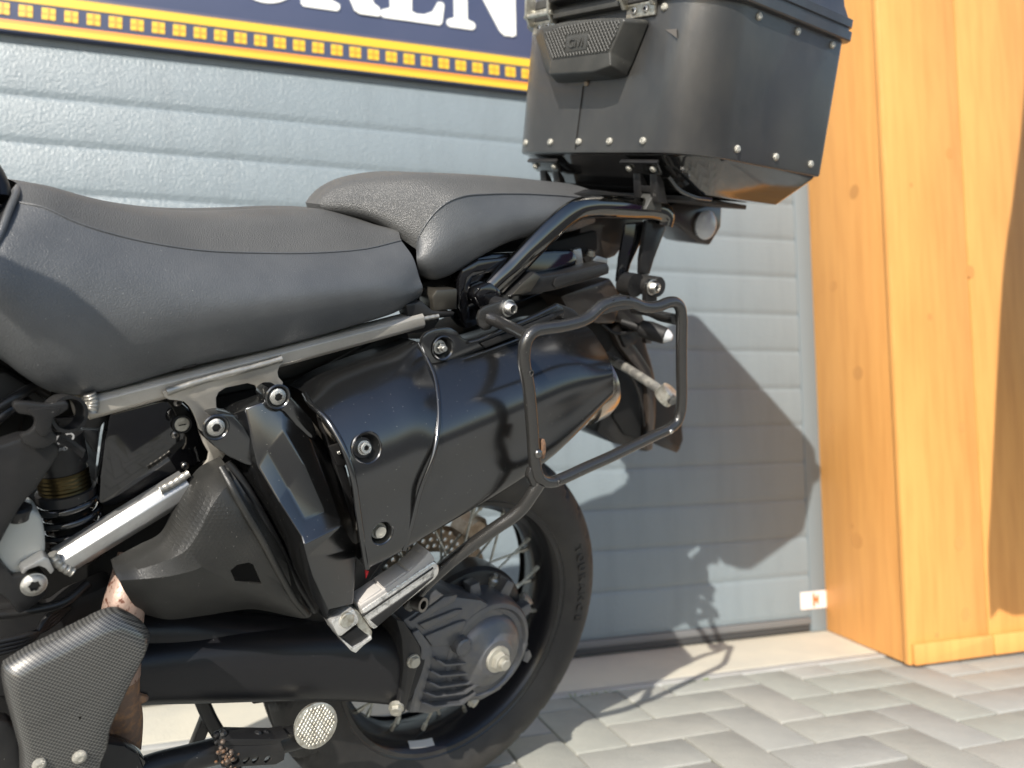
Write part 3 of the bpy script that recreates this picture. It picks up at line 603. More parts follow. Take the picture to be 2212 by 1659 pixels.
cf = [[(658, 850, -.175), (700, 820, -.175), (780, 788, -.175), (870, 757, -.175), (905, 742, -.175)],
      [(672, 876, -.215), (730, 848, -.215), (800, 822, -.215), (880, 795, -.215), (933, 797, -.215)],
      [(706, 908, -.248), (760, 885, -.248), (820, 862, -.248), (890, 840, -.248), (946, 848, -.248)],
      [(740, 966, -.272), (790, 945, -.272), (850, 920, -.272), (900, 900, -.272), (946, 905, -.272)],
      [(762, 1030, -.284), (800, 1020, -.284), (860, 992, -.284), (905, 972, -.284), (939, 960, -.284)],
      [(774, 1110, -.282), (810, 1095, -.282), (850, 1078, -.282), (885, 1062, -.282), (915, 1045, -.282)],
      [(793, 1228, -.272), (815, 1218, -.272), (840, 1206, -.272), (858, 1196, -.272), (873, 1188, -.272)]]
cfo = cov('heat_shield_front', cf)
cr2 = [[(905, 745, -.170), (1000, 742, -.170), (1100, 715, -.170), (1180, 692, -.170), (1254, 694, -.165)],
       [(930, 800, -.212), (1010, 778, -.212), (1100, 748, -.212), (1200, 718, -.210), (1284, 722, -.205)],
       [(943, 848, -.244), (1030, 818, -.244), (1120, 785, -.244), (1220, 752, -.242), (1308, 760, -.236)],
       [(943, 905, -.268), (1040, 865, -.268), (1140, 825, -.268), (1240, 788, -.266), (1320, 786, -.258)],
       [(936, 960, -.280), (1040, 915, -.280), (1140, 872, -.280), (1240, 830, -.278), (1324, 806, -.268)],
       [(912, 1045, -.278), (1010, 1000, -.278), (1110, 950, -.278), (1220, 895, -.276), (1325, 832, -.266)],
       [(870, 1189, -.268), (970, 1130, -.268), (1080, 1065, -.268), (1197, 983, -.268), (1322, 857, -.262)]]
cro = cov('heat_shield_rear', cr2)
edge = [(a, b, y*.93+.004-(.0035 if b > 980 else .001)) for a, b, y in [(905, 743, -.178), (922, 775, -.200), (938, 812, -.226), (946, 860, -.252), (947, 915, -.274), (943, 950, -.284), (936, 985, -.287), (908, 1059, -.285), (890, 1130, -.279), (873, 1188, -.273)]]
fixparent(tube('shield_bead', edge, .0030, m_gloss, bike, n=70, seg=10), cfo)
ledge = [(a, b, y*.93+.004) for a, b, y in [(658, 852, -.178), (672, 874, -.214), (706, 907, -.249), (740, 964, -.274), (762, 1030, -.286), (774, 1110, -.284), (783, 1170, -.279), (793, 1227, -.273)]]
fixparent(tube('shield_rim', ledge, .0036, m_gloss, bike, n=60, seg=10), cfo)
# bolt wells
def well(at, r, par, host, kind, s, mt=None, ax=LAT, deep=.010):
    at = np.array(at); ax = nrm(ax)
    boolcut(host, [lathe('c', [(-.03, r), (.03, r)], at, ax, None, bike, seg=40)])
    fixparent(lathe('bolt_well', [(.0012, r+.0018), (.0022, r+.0006), (.0006, r-.0012), (-deep*.6, r*.82), (-deep, r*.66), (-deep, .001)], at, ax, m_gloss, bike, 44, caps=False), host)
    return bolt(kind, at-ax*(deep*.75), s, bike, axis=ax, mt=mt)
well(B(792, 968, -.252), .0185, bike, cfo, 'allen', .0086, ax=(0, -1, .22))
well(B(824, 1151, -.256), .0150, bike, cfo, 'hex', .0100, mt=m_dull)
# upper flange of the rear shield
fl = slab('shield_flange', [(909, 742), (914, 728), (924, 718), (940, 711), (960, 708), (975, 708), (988, 716), (1000, 730), (1013, 737), (1030, 733), (1080, 712), (1140, 688), (1190, 664), (1204, 656), (1215, 662), (1222, 676), (1150, 715), (1080, 742), (1000, 772), (936, 800)], -.185, -.178, m_gloss, bike, .0022)
fixparent(tube('flange_ridge', [(936, 803, -.188), (1000, 777, -.188), (1080, 748, -.188), (1160, 717, -.188), (1225, 690, -.188)], .0022, m_gloss, bike, n=30, seg=8), fl)
fixparent(tube('flange_ridge', [(1012, 740, -.187), (1030, 736, -.187), (1080, 715, -.187), (1140, 691, -.187), (1202, 661, -.187)], .0022, m_gloss, bike, n=30, seg=8), fl)
well(B(956, 752, -.186), .0150, bike, fl, 'nut', .0095)
fixparent(slab('flange_infill', [(1040, 742), (1130, 706), (1196, 678), (1202, 686), (1130, 720), (1050, 752)], -.190, -.186, m_satin, bike, .001), fl)

# ---- passenger footrest hanger with facets
def facets(name, P, faces, mt, thick=.012, bevel=.0022):
    bm = bmesh.new(); vs = [bm.verts.new(B(*p)) for p in P]
    for f_ in faces: bm.faces.new([vs[i] for i in f_])
    bmesh.ops.recalc_face_normals(bm, faces=bm.faces)
    if sum(f_.normal.y*f_.calc_area() for f_ in bm.faces) > 0: bmesh.ops.reverse_faces(bm, faces=bm.faces)
    bm.normal_update(); fs = list(bm.faces); bnd = [e for e in bm.edges if len(e.link_faces) == 1]
    nn = {v: bm.verts.new(v.co+Vector((0, thick, 0))) for v in vs}
    for f_ in fs: bm.faces.new([nn[v] for v in reversed(f_.verts)])
    for e in bnd: a, b = e.verts; bm.faces.new([a, b, nn[b], nn[a]])
    sharp = [e for e in bm.edges if len(e.link_faces) == 2 and e.calc_face_angle(0) > R(9) and e.verts[0] in nn or False]
    bmesh.ops.bevel(bm, geom=sharp, offset=bevel, segments=3, profile=.5, affect='EDGES', clamp_overlap=True)
    return finish(bm, name, mt, bike, angle=28)
HP = [(492, 900, -.160), (530, 882, -.180), (570, 868, -.186), (612, 858, -.184), (648, 872, -.165),            # 0-4
      (524, 1030, -.168), (558, 1009, -.200), (578, 972, -.197), (612, 928, -.200), (674, 957, -.198), (693, 934, -.165),  # 5-10
      (572, 1105, -.178), (604, 1085, -.224), (622, 1055, -.214), (655, 1000, -.216), (706, 1040, -.214), (730, 1022, -.175),  # 11-16
      (612, 1170, -.190), (652, 1160, -.246), (657, 1122, -.233), (700, 1103, -.232), (738, 1127, -.232), (759, 1118, -.190),  # 17-22
      (622, 1192, -.195), (657, 1176, -.252), (738, 1134, -.248), (764, 1160, -.205),                                          # 23-26
      (640, 1232, -.205), (663, 1202, -.250), (770, 1188, -.212),                                                                # 27-29
      (672, 1286, -.215), (675, 1240, -.246), (768, 1246, -.222),                                                                 # 30-32
      (706, 1340, -.222), (712, 1318, -.238), (764, 1306, -.226)]                                                                 # 33-35
HF = [(0, 1, 6, 5), (1, 2, 7, 6), (2, 3, 8, 7), (3, 4, 10, 9), (3, 9, 8), (5, 6, 12, 11), (6, 7, 13, 12), (7, 8, 14, 13), (8, 9, 15, 14), (9, 10, 16, 15),
      (11, 12, 18, 17), (12, 13, 19, 18), (13, 14, 20, 19), (14, 15, 21, 20), (15, 16, 22, 21), (17, 18, 24, 23), (18, 19, 24), (19, 20, 21, 25, 24), (21, 22, 26, 25),
      (23, 24, 28, 27), (24, 25, 28), (25, 26, 29), (25, 29, 28), (27, 28, 31, 30), (28, 29, 32, 31), (30, 31, 34, 33), (31, 32, 35, 34)]
hang = facets('footrest_hanger', HP, HF, m_gloss, .03)
arm = slab('hanger_arm', [(440, 930), (447, 908), (462, 896), (482, 893), (505, 896), (530, 925), (552, 960), (563, 1000), (561, 1010), (530, 1004), (495, 988), (464, 965), (448, 950)], -.188, -.160, m_gloss, bike, .006)
arm2 = slab('hanger_arm', [(570, 860), (575, 845), (590, 836), (608, 836), (622, 846), (640, 868), (676, 905), (686, 935), (684, 952), (668, 946), (640, 920), (612, 888), (585, 880)], -.196, -.165, m_gloss, bike, .006)
well(B(466, 923, -.189), .0130, bike, arm, 'button', .0112, deep=.004)
well(B(600, 857, -.197), .0130, bike, arm2, 'button', .0108, deep=.004)
for q in ((444, 920), (480, 900)): pass
# bridge between arms
slab('hanger_web', [(500, 900), (560, 878), (580, 880), (640, 905), (600, 960), (560, 990), (525, 930)], -.172, -.150, m_gloss, bike, .004)
slab('exhaust_bracket', [(693, 903), (725, 990), (748, 1010), (760, 1060), (775, 1190), (770, 1230), (752, 1100), (735, 1040), (708, 960)], -.185, -.17, m_satin, bike, .002)
slab('clamp_plate', [(690, 897), (706, 890), (722, 905), (738, 948), (722, 955), (700, 925)], -.16, -.15, m_frame, bike, .001)
slab('shield_tab', [(711, 965), (735, 958), (752, 1000), (742, 1010), (728, 1005)], -.20, -.195, m_satin, bike, .001); bolt('rivet', B(733, 978, -.2015), .0028, bike)
slab('red_tab', [(789, 1232), (797, 1234), (791, 1250)], -.20, -.198, m_red, bike, .0)

# ---- dimpled exhaust shield
SH = [[(239, 1208, -.150), (262, 1196, -.150), (300, 1176, -.150), (345, 1152, -.150), (372, 1100, -.150), (400, 1050, -.150), (430, 1010, -.150), (474, 986, -.150)],
      [(243, 1222, -.176), (275, 1214, -.176), (325, 1194, -.180), (368, 1166, -.186), (398, 1118, -.186), (424, 1070, -.184), (452, 1034, -.180), (490, 1006, -.175)],
      [(250, 1238, -.190), (290, 1232, -.192), (345, 1216, -.200), (400, 1190, -.207), (432, 1145, -.208), (455, 1098, -.206), (480, 1062, -.203), (510, 1034, -.196)],
      [(257, 1254, -.196), (305, 1251, -.200), (370, 1244, -.210), (440, 1222, -.217), (478, 1180, -.219), (500, 1130, -.218), (516, 1094, -.214), (530, 1066, -.206)],
      [(268, 1276, -.190), (325, 1276, -.194), (400, 1272, -.203), (480, 1256, -.209), (560, 1228, -.211), (566, 1180, -.215), (556, 1126, -.212), (548, 1090, -.203)],
      [(285, 1302, -.178), (345, 1308, -.181), (425, 1302, -.188), (510, 1290, -.194), (625, 1290, -.200), (622, 1230, -.202), (588, 1152, -.196), (562, 1110, -.186)],
      [(308, 1326, -.160), (360, 1338, -.160), (440, 1330, -.160), (540, 1316, -.162), (672, 1330, -.175), (650, 1250, -.170), (604, 1160, -.168), (570, 1112, -.160)]]
m_dimple = mat('dimpled_plastic', (.020, .020, .019), .34, spec=.45, bump=[('n', 900, .0003)], dust=(320, .09, DUST, .10), var=(14, (.036, .035, .032), .4, .7))
def dimple(m):
    n = m.node_tree.nodes; L = m.node_tree.links; p = n['Principled BSDF']; prev = p.inputs['Normal'].links[0].from_socket
    tc_ = n.new('ShaderNodeTexCoord'); sx = n.new('ShaderNodeSeparateXYZ'); L.new(tc_.outputs['Object'], sx.inputs[0])
    def ma(op, a, b=None):
        q = n.new('ShaderNodeMath'); q.operation = op
        for i, v in enumerate((a, b)):
            if v is None: continue
            if isinstance(v, (int, float)): q.inputs[i].default_value = v
            else: L.new(v, q.inputs[i])
        return q.outputs[0]
    K = 215.; u = ma('MULTIPLY', sx.outputs[0], K); v = ma('MULTIPLY', sx.outputs[2], K*1.155); par = ma('MODULO', ma('ADD', ma('FLOOR', v), 1000.), 2.)
    fu = ma('SUBTRACT', ma('FRACT', ma('ADD', u, ma('MULTIPLY', par, .5))), .5); fv = ma('MULTIPLY', ma('SUBTRACT', ma('FRACT', v), .5), .87)
    d = ma('SQRT', ma('ADD', ma('MULTIPLY', fu, fu), ma('MULTIPLY', fv, fv))); h = ma('MULTIPLY', ma('SUBTRACT', d, .26), 5.); cl = ma('MINIMUM', ma('MAXIMUM', h, 0.), 1.)
    # only on the inner field of the shield
    c0 = B(455, 1150, -.205)-BASE; c = ma('SUBTRACT', sx.outputs[0], float(c0[0])); e = ma('SUBTRACT', sx.outputs[2], float(c0[2]))
    a1 = ma('ADD', ma('MULTIPLY', c, .87), ma('MULTIPLY', e, -.5)); a2 = ma('ADD', ma('MULTIPLY', c, .5), ma('MULTIPLY', e, .87))
    mask = ma('MULTIPLY', ma('LESS_THAN', ma('ABSOLUTE', a1), .060), ma('LESS_THAN', ma('ABSOLUTE', a2), .034))
    hh = ma('MULTIPLY', cl, mask)
    bp = n.new('ShaderNodeBump'); bp.inputs['Distance'].default_value = .00012; L.new(hh, bp.inputs['Height']); L.new(prev, bp.inputs['Normal']); L.new(bp.outputs[0], p.inputs['Normal'])
dimple(m_dimple)
shd = loft('exhaust_shield', SH, m_dimple, bike, nu=70, solid=.004, angle=13, flatv=True)
bm = bmesh.new(); addprism(bm, [B(*q, -.26) for q in [(531, 1270), (545, 1256), (572, 1251), (582, 1256), (594, 1280), (606, 1304), (570, 1300), (544, 1296)]], (0, .15, 0)); cu = finish(bm, 'c', None, bike); boolcut(shd, [cu])
fixparent(tube('shield_ridge', [(478, 1010, -.186), (500, 1050, -.205), (530, 1105, -.216), (566, 1165, -.217), (600, 1230, -.209), (640, 1300, -.196), (664, 1328, -.184)], .0042, m_dimple, bike, n=50, seg=12, flat=.8), shd)
tube('shield_return', [(490, 1000, -.172), (520, 1040, -.18), (556, 1100, -.19), (600, 1180, -.19), (640, 1260, -.185), (680, 1318, -.178)], .006, m_satin, bike, n=50, seg=12)

# ---- heel guard
HG = [(9, 1438), (60, 1406), (125, 1374), (185, 1344), (232, 1322), (258, 1319), (280, 1329), (312, 1351), (323, 1366), (322, 1385), (308, 1415), (292, 1446), (270, 1492), (250, 1535), (238, 1565), (232, 1607), (216, 1650), (216, 1720), (60, 1720), (42, 1620), (25, 1557), (9, 1494), (5, 1455)]
def pillow(name, outline, y0, h, inset, mt, parent, ctr=None):
    P = np.array([B(a, b, y0) for a, b in outline]); P = crs(list(P)+[P[0]], 90)[:-1]
    c = np.array(B(*ctr, y0)) if ctr else P.mean(0); bm = bmesh.new(); G = []
    for s_, hh in ((1, .010), (1, 0), (1-inset*.10, -h*.28), (1-inset*.45, -h*.72), (1-inset*.8, -h*.95), (1-inset, -h), (.5, -h*1.08), (.25, -h*1.1), (.02, -h*1.1)):
        G.append([(c+(p-c)*s_)+np.array([0, hh, 0]) for p in P])
    addgrid(bm, np.array(G), closeu=True); return finish(bm, name, mt, parent, angle=50)
hg = pillow('heel_guard', HG, -.200, .017, .20, m_carbon, bike, (165, 1530))
bolt('rivet', B(172, 1635, -.2195), .0072, bike, mt=m_dull, name='rivet'); bolt('rivet', B(85, 1652, -.2195), .0065, bike, mt=m_dull, name='rivet')
slab('rider_peg_bracket', [(-60, 1540), (20, 1560), (60, 1600), (230, 1606), (270, 1612), (300, 1630), (312, 1660), (312, 1760), (-60, 1760)], -.185, -.165, m_satin, bike, .004)
slab('side_stand_pivot', [(230, 1608), (262, 1606), (290, 1618), (318, 1645), (320, 1700), (230, 1700)], -.17, -.14, m_glossc, bike, .006)

# ---- swingarm and final drive
def ellloft(name, stations, mt, seg=40, n=40):          # stations: (px, py, y, rz, ry)
    C = crs([list(B(a, b, y))+[rz, ry] for a, b, y, rz, ry in stations], n); G = []
    T = np.gradient(C[:, :3], axis=0)
    for i in range(n):
        t = nrm(T[i]); upv = nrm(np.array([0, 0, 1.])-t[2]*t); sd = np.cross(t, upv)
        row = []
        for a in np.linspace(0, 2*math.pi, seg, endpoint=False):
            ca, sa = math.cos(a), math.sin(a); e = .78
            row.append(C[i, :3]+upv*C[i, 3]*math.copysign(abs(ca)**e, ca)+sd*C[i, 4]*math.copysign(abs(sa)**e, sa))
        G.append(row)
    bm = bmesh.new(); addgrid(bm, np.array(G), closeu=True, caps=True); return finish(bm, name, mt, bike, angle=60)
swing = ellloft('swingarm', [(180, 1450, -.10, .036, .040), (300, 1442, -.105, .040, .040), (450, 1432, -.105, .047, .042), (620, 1428, -.10, .050, .044), (760, 1428, -.095, .054, .046), (866, 1432, -.093, .060, .052)], m_arm)
fixparent(ellloft('swingarm_hump', [(250, 1370, -.085, .03, .03), (380, 1372, -.09, .036, .036), (480, 1385, -.09, .036, .036), (600, 1392, -.085, .035, .035), (720, 1400, -.08, .03, .03), (820, 1420, -.08, .02, .02)], m_arm), swing)
slab('swingarm_flange', [(856, 1338), (872, 1342), (892, 1370), (908, 1398), (912, 1420), (900, 1450), (886, 1500), (876, 1540), (862, 1543), (866, 1500), (872, 1440), (868, 1380)], -.150, -.05, m_satin, bike, .003)
Yh = -.135
drive = slab('final_drive', [(868, 1342), (900, 1322), (945, 1308), (990, 1290), (1040, 1296), (1085, 1320), (1110, 1360), (1115, 1420), (1085, 1490), (1040, 1515), (1003, 1520), (960, 1532), (930, 1545), (880, 1540), (892, 1500), (905, 1455), (914, 1430), (912, 1400), (890, 1368)], Yh, -.03, m_drive, bike, .006)
fixparent(slab('drive_collar', [(905, 1360), (925, 1385), (934, 1402), (932, 1440), (918, 1490), (905, 1540), (884, 1541), (896, 1490), (908, 1440), (910, 1402), (890, 1368)], Yh-.006, Yh, m_drive, bike, .003), drive)
fixparent(lathe('gear_case', [(.03, .120), (.070, .120), (.078, .115), (.085, .10), (.085, .02)], (0, 0, 0), LAT, m_satin, bike, 72), drive)
fixparent(lathe('hub_cover', [(.06, .094), (.10, .092), (.128, .088), (.136, .083), (.138, .076), (.133, .072), (.132, .064), (.140, .060), (.147, .052), (.152, .036), (.158, .030), (.160, .001)], (0, 0, 0), LAT, m_drive, bike, 72), drive)
for a in (60, 100, 150, 20, -20):
    c = np.array([math.cos(R(a))*.100, -.088, math.sin(R(a))*.100]); bm = bmesh.new(); t = np.array([-math.sin(R(a)), 0, math.cos(R(a))]); rr = np.array([math.cos(R(a)), 0, math.sin(R(a))])
    addprism(bm, [c+t*.012+rr*-.016, c-t*.012+rr*-.016, c-t*.009+rr*.014, c+t*.009+rr*.014], (0, -.022, 0), .002); fixparent(finish(bm, 'hub_lug', m_drive, bike), drive)
for k, (a, b, c, d) in enumerate((((943, 1428), (960, 1440), (1018, 1436), (1048, 1414)), ((930, 1452), (950, 1464), (1015, 1459), (1044, 1436)), ((927, 1476), (948, 1488), (1014, 1480), (1044, 1456)), ((918, 1498), (940, 1508), (1008, 1500), (1038, 1478)), ((912, 1520), (935, 1530), (1000, 1524), (1030, 1500)))):
    q = [a, b, c, d, (d[0]-2, d[1]-4), (c[0]-3, c[1]-5), (b[0]+4, b[1]-5), (a[0]+4, a[1]-3)]
    fixparent(slab('cooling_fin', q, Yh-.012, Yh+.002, m_drive, bike, .0012), drive)
for q in ([(905, 1350), (985, 1318), (1003, 1316), (992, 1330), (920, 1362)], [(918, 1375), (990, 1345), (1010, 1340), (1000, 1362), (985, 1395), (935, 1398)], [(885, 1345), (960, 1290), (990, 1284), (985, 1300), (910, 1340)]):
    fixparent(slab('casting_rib', q, Yh-.006, Yh+.002, m_drive, bike, .003), drive)
fixparent(lathe('casting_boss', [(0, .016), (.022, .014), (.024, .011), (.024, .001)], B(985, 1385, Yh+.006), LAT, m_drive, bike), drive)
bolt('nut', (0, -.163, 0), .024, bike, mt=m_dull, name='axle_nut').scale = (.022, .022, .014)
bolt('hex', B(893, 1428, -.152), .0105, bike, mt=m_dull); bolt('hex', B(856, 1530, -.145), .0115, bike, axis=(-.5, -.7, -.3), mt=m_dull)
bolt('hex', B(1022, 1515, -.13), .010, bike, axis=(.3, -.8, -.3), mt=m_dull)
lathe('filler_cap', [(0, .009), (.012, .009), (.013, .014), (.030, .014), (.031, .010), (.031, .001)], B(1112, 1312, -.07), (.55, -.45, .7), m_dull, bike, 24, {2: 'h', 3: 'h'})
lathe('vent_fitting', [(0, .010), (.014, .009), (.016, .005), (.022, .004), (.022, .001)], B(1060, 1262, -.08), (.1, -.4, .9), m_dull, bike)
slab('sensor_lug', [(1135, 1408), (1145, 1405), (1149, 1418), (1140, 1432), (1130, 1428)], -.13, -.12, m_drive, bike, .001)

# ---- rear wheel
wheel = bpy.data.objects.new('rear_wheel', None)
def tyre():
    bm = bmesh.new(); prof = [(-.060, .222), (-.062, .230), (-.068, .240), (-.0745, .254), (-.077, .268), (-.0755, .282), (-.0705, .295), (-.063, .304), (-.054, .3105), (-.043, .3155), (-.030, .3190), (-.015, .3212)]
    prof = prof+[(0, .322)]+[(-y, r) for y, r in reversed(prof)]; n = 300; G = []
    P = crs([(y, r, 0) for y, r in prof], 64)
    for y, r, _ in P:
        row = []
        for k in range(n):
            t = 2*math.pi*k/n; q = r; ay = abs(y)
            if r > .288 and ay > .012:
                ph = (t/(2*math.pi)*34+(1 if y > 0 else 0)*.5+ay*9) % 1
                if ph < .13: q -= .0065
            if r > .30 and ay < .004: q -= .005
            row.append((math.cos(t)*q, y, math.sin(t)*q))
        G.append(row)
    addgrid(bm, np.array(G), closeu=True); return finish(bm, 'tyre', m_rubber, bike, angle=50)
ty = tyre()
rimp = [(-.050, .232), (-.058, .238), (-.0625, .236), (-.0635, .231), (-.059, .225), (-.053, .220), (-.046, .216), (-.036, .211), (-.026, .209), (-.020, .205), (.008, .205), (.014, .209), (.026, .213), (.040, .219), (.050, .225), (.056, .231), (.056, .238), (.050, .236), (.030, .228), (-.030, .228), (-.050, .232)]
rim = lathe('rim', rimp, (0, 0, 0), (0, 1, 0), m_rim, bike, 120, angle=35)
lathe('wheel_hub', [(-.10, .03), (-.09, .050), (-.05, .055), (-.045, .062), (-.038, .062), (-.035, .045), (.035, .045), (.038, .062), (.045, .062), (.05, .05), (.09, .045), (.10, .02)], (0, 0, 0), (0, 1, 0), m_satin, bike, 48)
def spoke(a0, side, tw):
    bm = bmesh.new(); a = np.array([math.cos(a0)*.060, side*.042, math.sin(a0)*.060]); b = np.array([math.cos(a0+tw)*.208, side*.012-.006, math.sin(a0+tw)*.208]); addtube(bm, [a, b], .0022, 8)
    addtube(bm, [b, b+nrm(b-a)*.0001+(b-a)*-.09], .0040, 8); return bm
for k in range(32):
    a = 2*math.pi*k/32+.05; finish(spoke(a, -1 if k % 2 else 1, (.42 if (k//2) % 2 else -.42)), 'spoke', m_dull, bike)
disc = lathe('brake_disc', [(.062, .092), (.062, .141), (.067, .141), (.067, .092), (.062, .092)], (0, 0, 0), (0, 1, 0), m_disc, bike, 90)
boolcut(disc, [lathe('c', [(-.02, .0042), (.02, .0042)], (math.cos(a)*r, .065, math.sin(a)*r), (0, 1, 0), None, bike, 10) for r, m_ in ((.103, 14), (.116, 14), (.129, 14)) for a in [R(40+i*8+(r*400) % 8) for i in range(m_)]])
lathe('brake_caliper', [(0, .028), (.04, .028), (.045, .02)], B(1000, 1130, .05), (0, -1, 0), m_disc, bike, 8)
lathe('sensor_ring', [(-.058, .072), (-.058, .082), (-.054, .082), (-.054, .072), (-.058, .072)], (0, 0, 0), (0, 1, 0), m_steeld, bike, 60)
def arctext(s, r, y, a0, da, size, mt, par, name, flip=1):
    for k, ch in enumerate(s):
        if ch == ' ': continue
        a = a0+da*k; rad = np.array([math.cos(a), 0, math.sin(a)]); tan = np.array([math.sin(a), 0, -math.cos(a)])
        fixparent(textmesh(name, ch, size, mt, bike, bframe(rad*r+np.array([0, y, 0]), tan, (0, -1, .0)), .0010, .0004), par)
arctext('TOURANCE', .262, -.0775, R(24), -R(4.6), .022, m_rubber, ty, 'sidewall_letter')
arctext('NEXT', .262, -.0775, R(-112), -R(4.2), .020, m_rubber, ty, 'sidewall_letter')
# maker's label on the rim
bm = bmesh.new(); G = []
for r, y in ((.2105, -.0385), (.2175, -.0500)):
    G.append([(math.cos(a)*r, y-.0006, math.sin(a)*r) for a in np.linspace(R(-112), R(-98), 10)])
addgrid(bm, np.array(G)); fixparent(finish(bm, 'rim_label', m_greyp, bike), rim)

# ---- footpeg
def pegbar(name, a, b, w_, h_, mt, bev=.002, ya=-.2, yb=-.23, offz=0, par=None, offn=0):
    A, Bp = B(*a, ya), B(*b, yb); d = nrm(Bp-A); upv = nrm(np.array([-.3, -.25, 1.])-(d@np.array([-.3, -.25, 1.]))*d); sd = np.cross(d, upv); A = A+upv*offz+sd*offn; Bp = Bp+upv*offz+sd*offn
    bm = bmesh.new(); addprism(bm, [A+upv*h_/2+sd*w_/2, A+upv*h_/2-sd*w_/2, A-upv*h_/2-sd*w_/2*.8, A-upv*h_/2+sd*w_/2*.8], Bp-A, bev, 3); o = finish(bm, name, mt, bike, angle=35)
    return fixparent(o, par) if par else o
peg = slab('passenger_footpeg', [(781, 1319), (860, 1265), (939, 1211), (950, 1222), (951, 1236), (944, 1250), (880, 1302), (808, 1364), (800, 1352), (789, 1337)], -.232, -.200, m_chrome, bike, .005)
fixparent(slab('peg_recess', [(800, 1340), (862, 1297), (926, 1253), (938, 1247), (880, 1298), (816, 1354)], -.2335, -.230, m_matte, bike, .001), peg)
fixparent(slab('peg_groove', [(783, 1330), (860, 1278), (936, 1226), (936, 1229), (860, 1281), (784, 1333)], -.2335, -.230, m_matte, bike, 0), peg)
fixparent(slab('peg_rubber', [(778, 1308), (817, 1283), (884, 1236), (918, 1204), (927, 1190), (940, 1207), (938, 1212), (860, 1265), (781, 1320)], -.229, -.196, m_pegrub, bike, .003), peg)
for a_, b_ in ((.0, .30), (.33, .66), (.69, .96)):
    f0 = lambda t: (779+t*148, 1302-t*103); p_, q_ = f0(a_), f0(b_)
    fixparent(slab('rubber_block', [p_, q_, (q_[0]+5, q_[1]+9), (p_[0]+3, p_[1]+10)], -.2265, -.199, m_pegrub, bike, .0015), peg)
fixparent(slab('peg_hinge', [(768, 1316), (776, 1322), (790, 1342), (806, 1364), (803, 1380), (790, 1378), (775, 1360), (766, 1338)], -.226, -.202, m_dull, bike, .003), peg)
cl_ = slab('peg_clevis', [(716, 1347), (722, 1338), (764, 1316), (770, 1322), (776, 1338), (774, 1347), (737, 1376), (730, 1374)], -.234, -.205, m_chrome, bike, .005)
fixparent(slab('clevis_lower', [(738, 1378), (775, 1352), (803, 1367), (804, 1379), (786, 1392), (768, 1408), (758, 1403)], -.226, -.20, m_satin, bike, .004), cl_)
fixparent(slab('clevis_edge', [(738, 1382), (744, 1384), (764, 1400), (786, 1388), (803, 1374), (804, 1381), (786, 1394), (769, 1411), (758, 1406)], -.230, -.20, m_chrome, bike, .002), cl_)
fixparent(lathe('pivot_pin', [(-.003, .0098), (.0012, .0098), (.0022, .0085), (.0022, .0005)], B(749, 1339, -.2345), LAT, m_dull, bike), cl_)
lathe('peg_spring', [(0, .008), (.002, .010), (.018, .010), (.018, .006), (.004, .005)], B(893, 1300, -.20), (.3, -1, .1), m_steeld, bike)

# ---- luggage rack on the left
YR = -.290
loop = [(1135, 802), (1132, 785), (1132, 762), (1137, 736), (1150, 718), (1175, 710), (1200, 707), (1230, 701), (1257, 693), (1274, 684), (1287, 672), (1300, 661), (1320, 653), (1346, 650), (1368, 654), (1384, 661), (1402, 664), (1424, 661), (1445, 653), (1460, 654), (1469, 664), (1472, 682), (1472, 740), (1472, 800), (1472, 866), (1469, 893), (1461, 913), (1447, 925), (1418, 939), (1366, 964), (1314, 989), (1262, 1012), (1216, 1033), (1194, 1041), (1176, 1040), (1163, 1030), (1157, 1010), (1154, 990), (1150, 930), (1146, 880), (1141, 832), (1135, 800)]
rack = tube('pannier_rack', [(a, b, YR) for a, b in loop], .0083, m_powder, bike, n=220, seg=18)
def rp(o): return fixparent(o, rack)
rp(slab('flattened_web', [(1305, 658), (1320, 648), (1346, 643), (1366, 646), (1388, 658), (1366, 668), (1340, 671), (1312, 678), (1298, 682)], YR-.006, YR+.004, m_powder, bike, .002))
for q in ((1325, 650), (1356, 643)): rp(lathe('screw_hole', [(0, .0034), (.0007, .0034), (.0008, .0022), (0, .0020), (-.001, .0005)], B(q[0], q[1]+3, YR-.0066), LAT, m_deep, bike, 16))
rp(tube('front_standoff', [(1050, 684, -.170), (1080, 697, -.195), (1110, 711, -.24), (1140, 727, -.287)], .0086, m_powder, bike, seg=18))
rp(tube('lower_strut', [(1165, 1043, YR+.002), (1150, 1066, -.284), (1128, 1097, -.276), (1106, 1117, -.268), (1080, 1134, -.258), (1040, 1162, -.242), (990, 1200, -.222), (950, 1234, -.208), (915, 1268, -.195), (880, 1310, -.18)], .0092, m_powder, bike, seg=18, n=60))
rp(tube('rear_standoff', [(1462, 690, YR+.004), (1432, 684, -.24), (1400, 672, -.17), (1370, 668, -.12)], .0085, m_powder, bike))
rp(tube('cross_strut', [(1455, 866, -.22), (1430, 846, -.19), (1380, 812, -.13), (1330, 782, -.06), (1290, 762, 0)], .0085, mat('dusty_strut', (.17, .165, .155), .5, metal=.3, var=(60, (.30, .29, .26), .45, .6)), bike))
rp(lathe('strut_clamp', [(-.012, .016), (-.01, .018), (.01, .018), (.012, .014)], B(1440, 853, -.2), (.2, -.5, .6), m_dull, bike, 20))
rp(slab('weld_tab', [(1148, 1010), (1160, 1030), (1175, 1048), (1165, 1056), (1150, 1050), (1142, 1030)], YR-.002, YR+.008, m_powder, bike, .002))
ear = slab('ear_plate', [(1037, 672), (1050, 662), (1080, 652), (1096, 648), (1110, 654), (1114, 668), (1108, 682), (1092, 690), (1068, 699), (1060, 712), (1048, 715), (1036, 704), (1033, 688)], -.178, -.172, m_powder, bike, .0014)
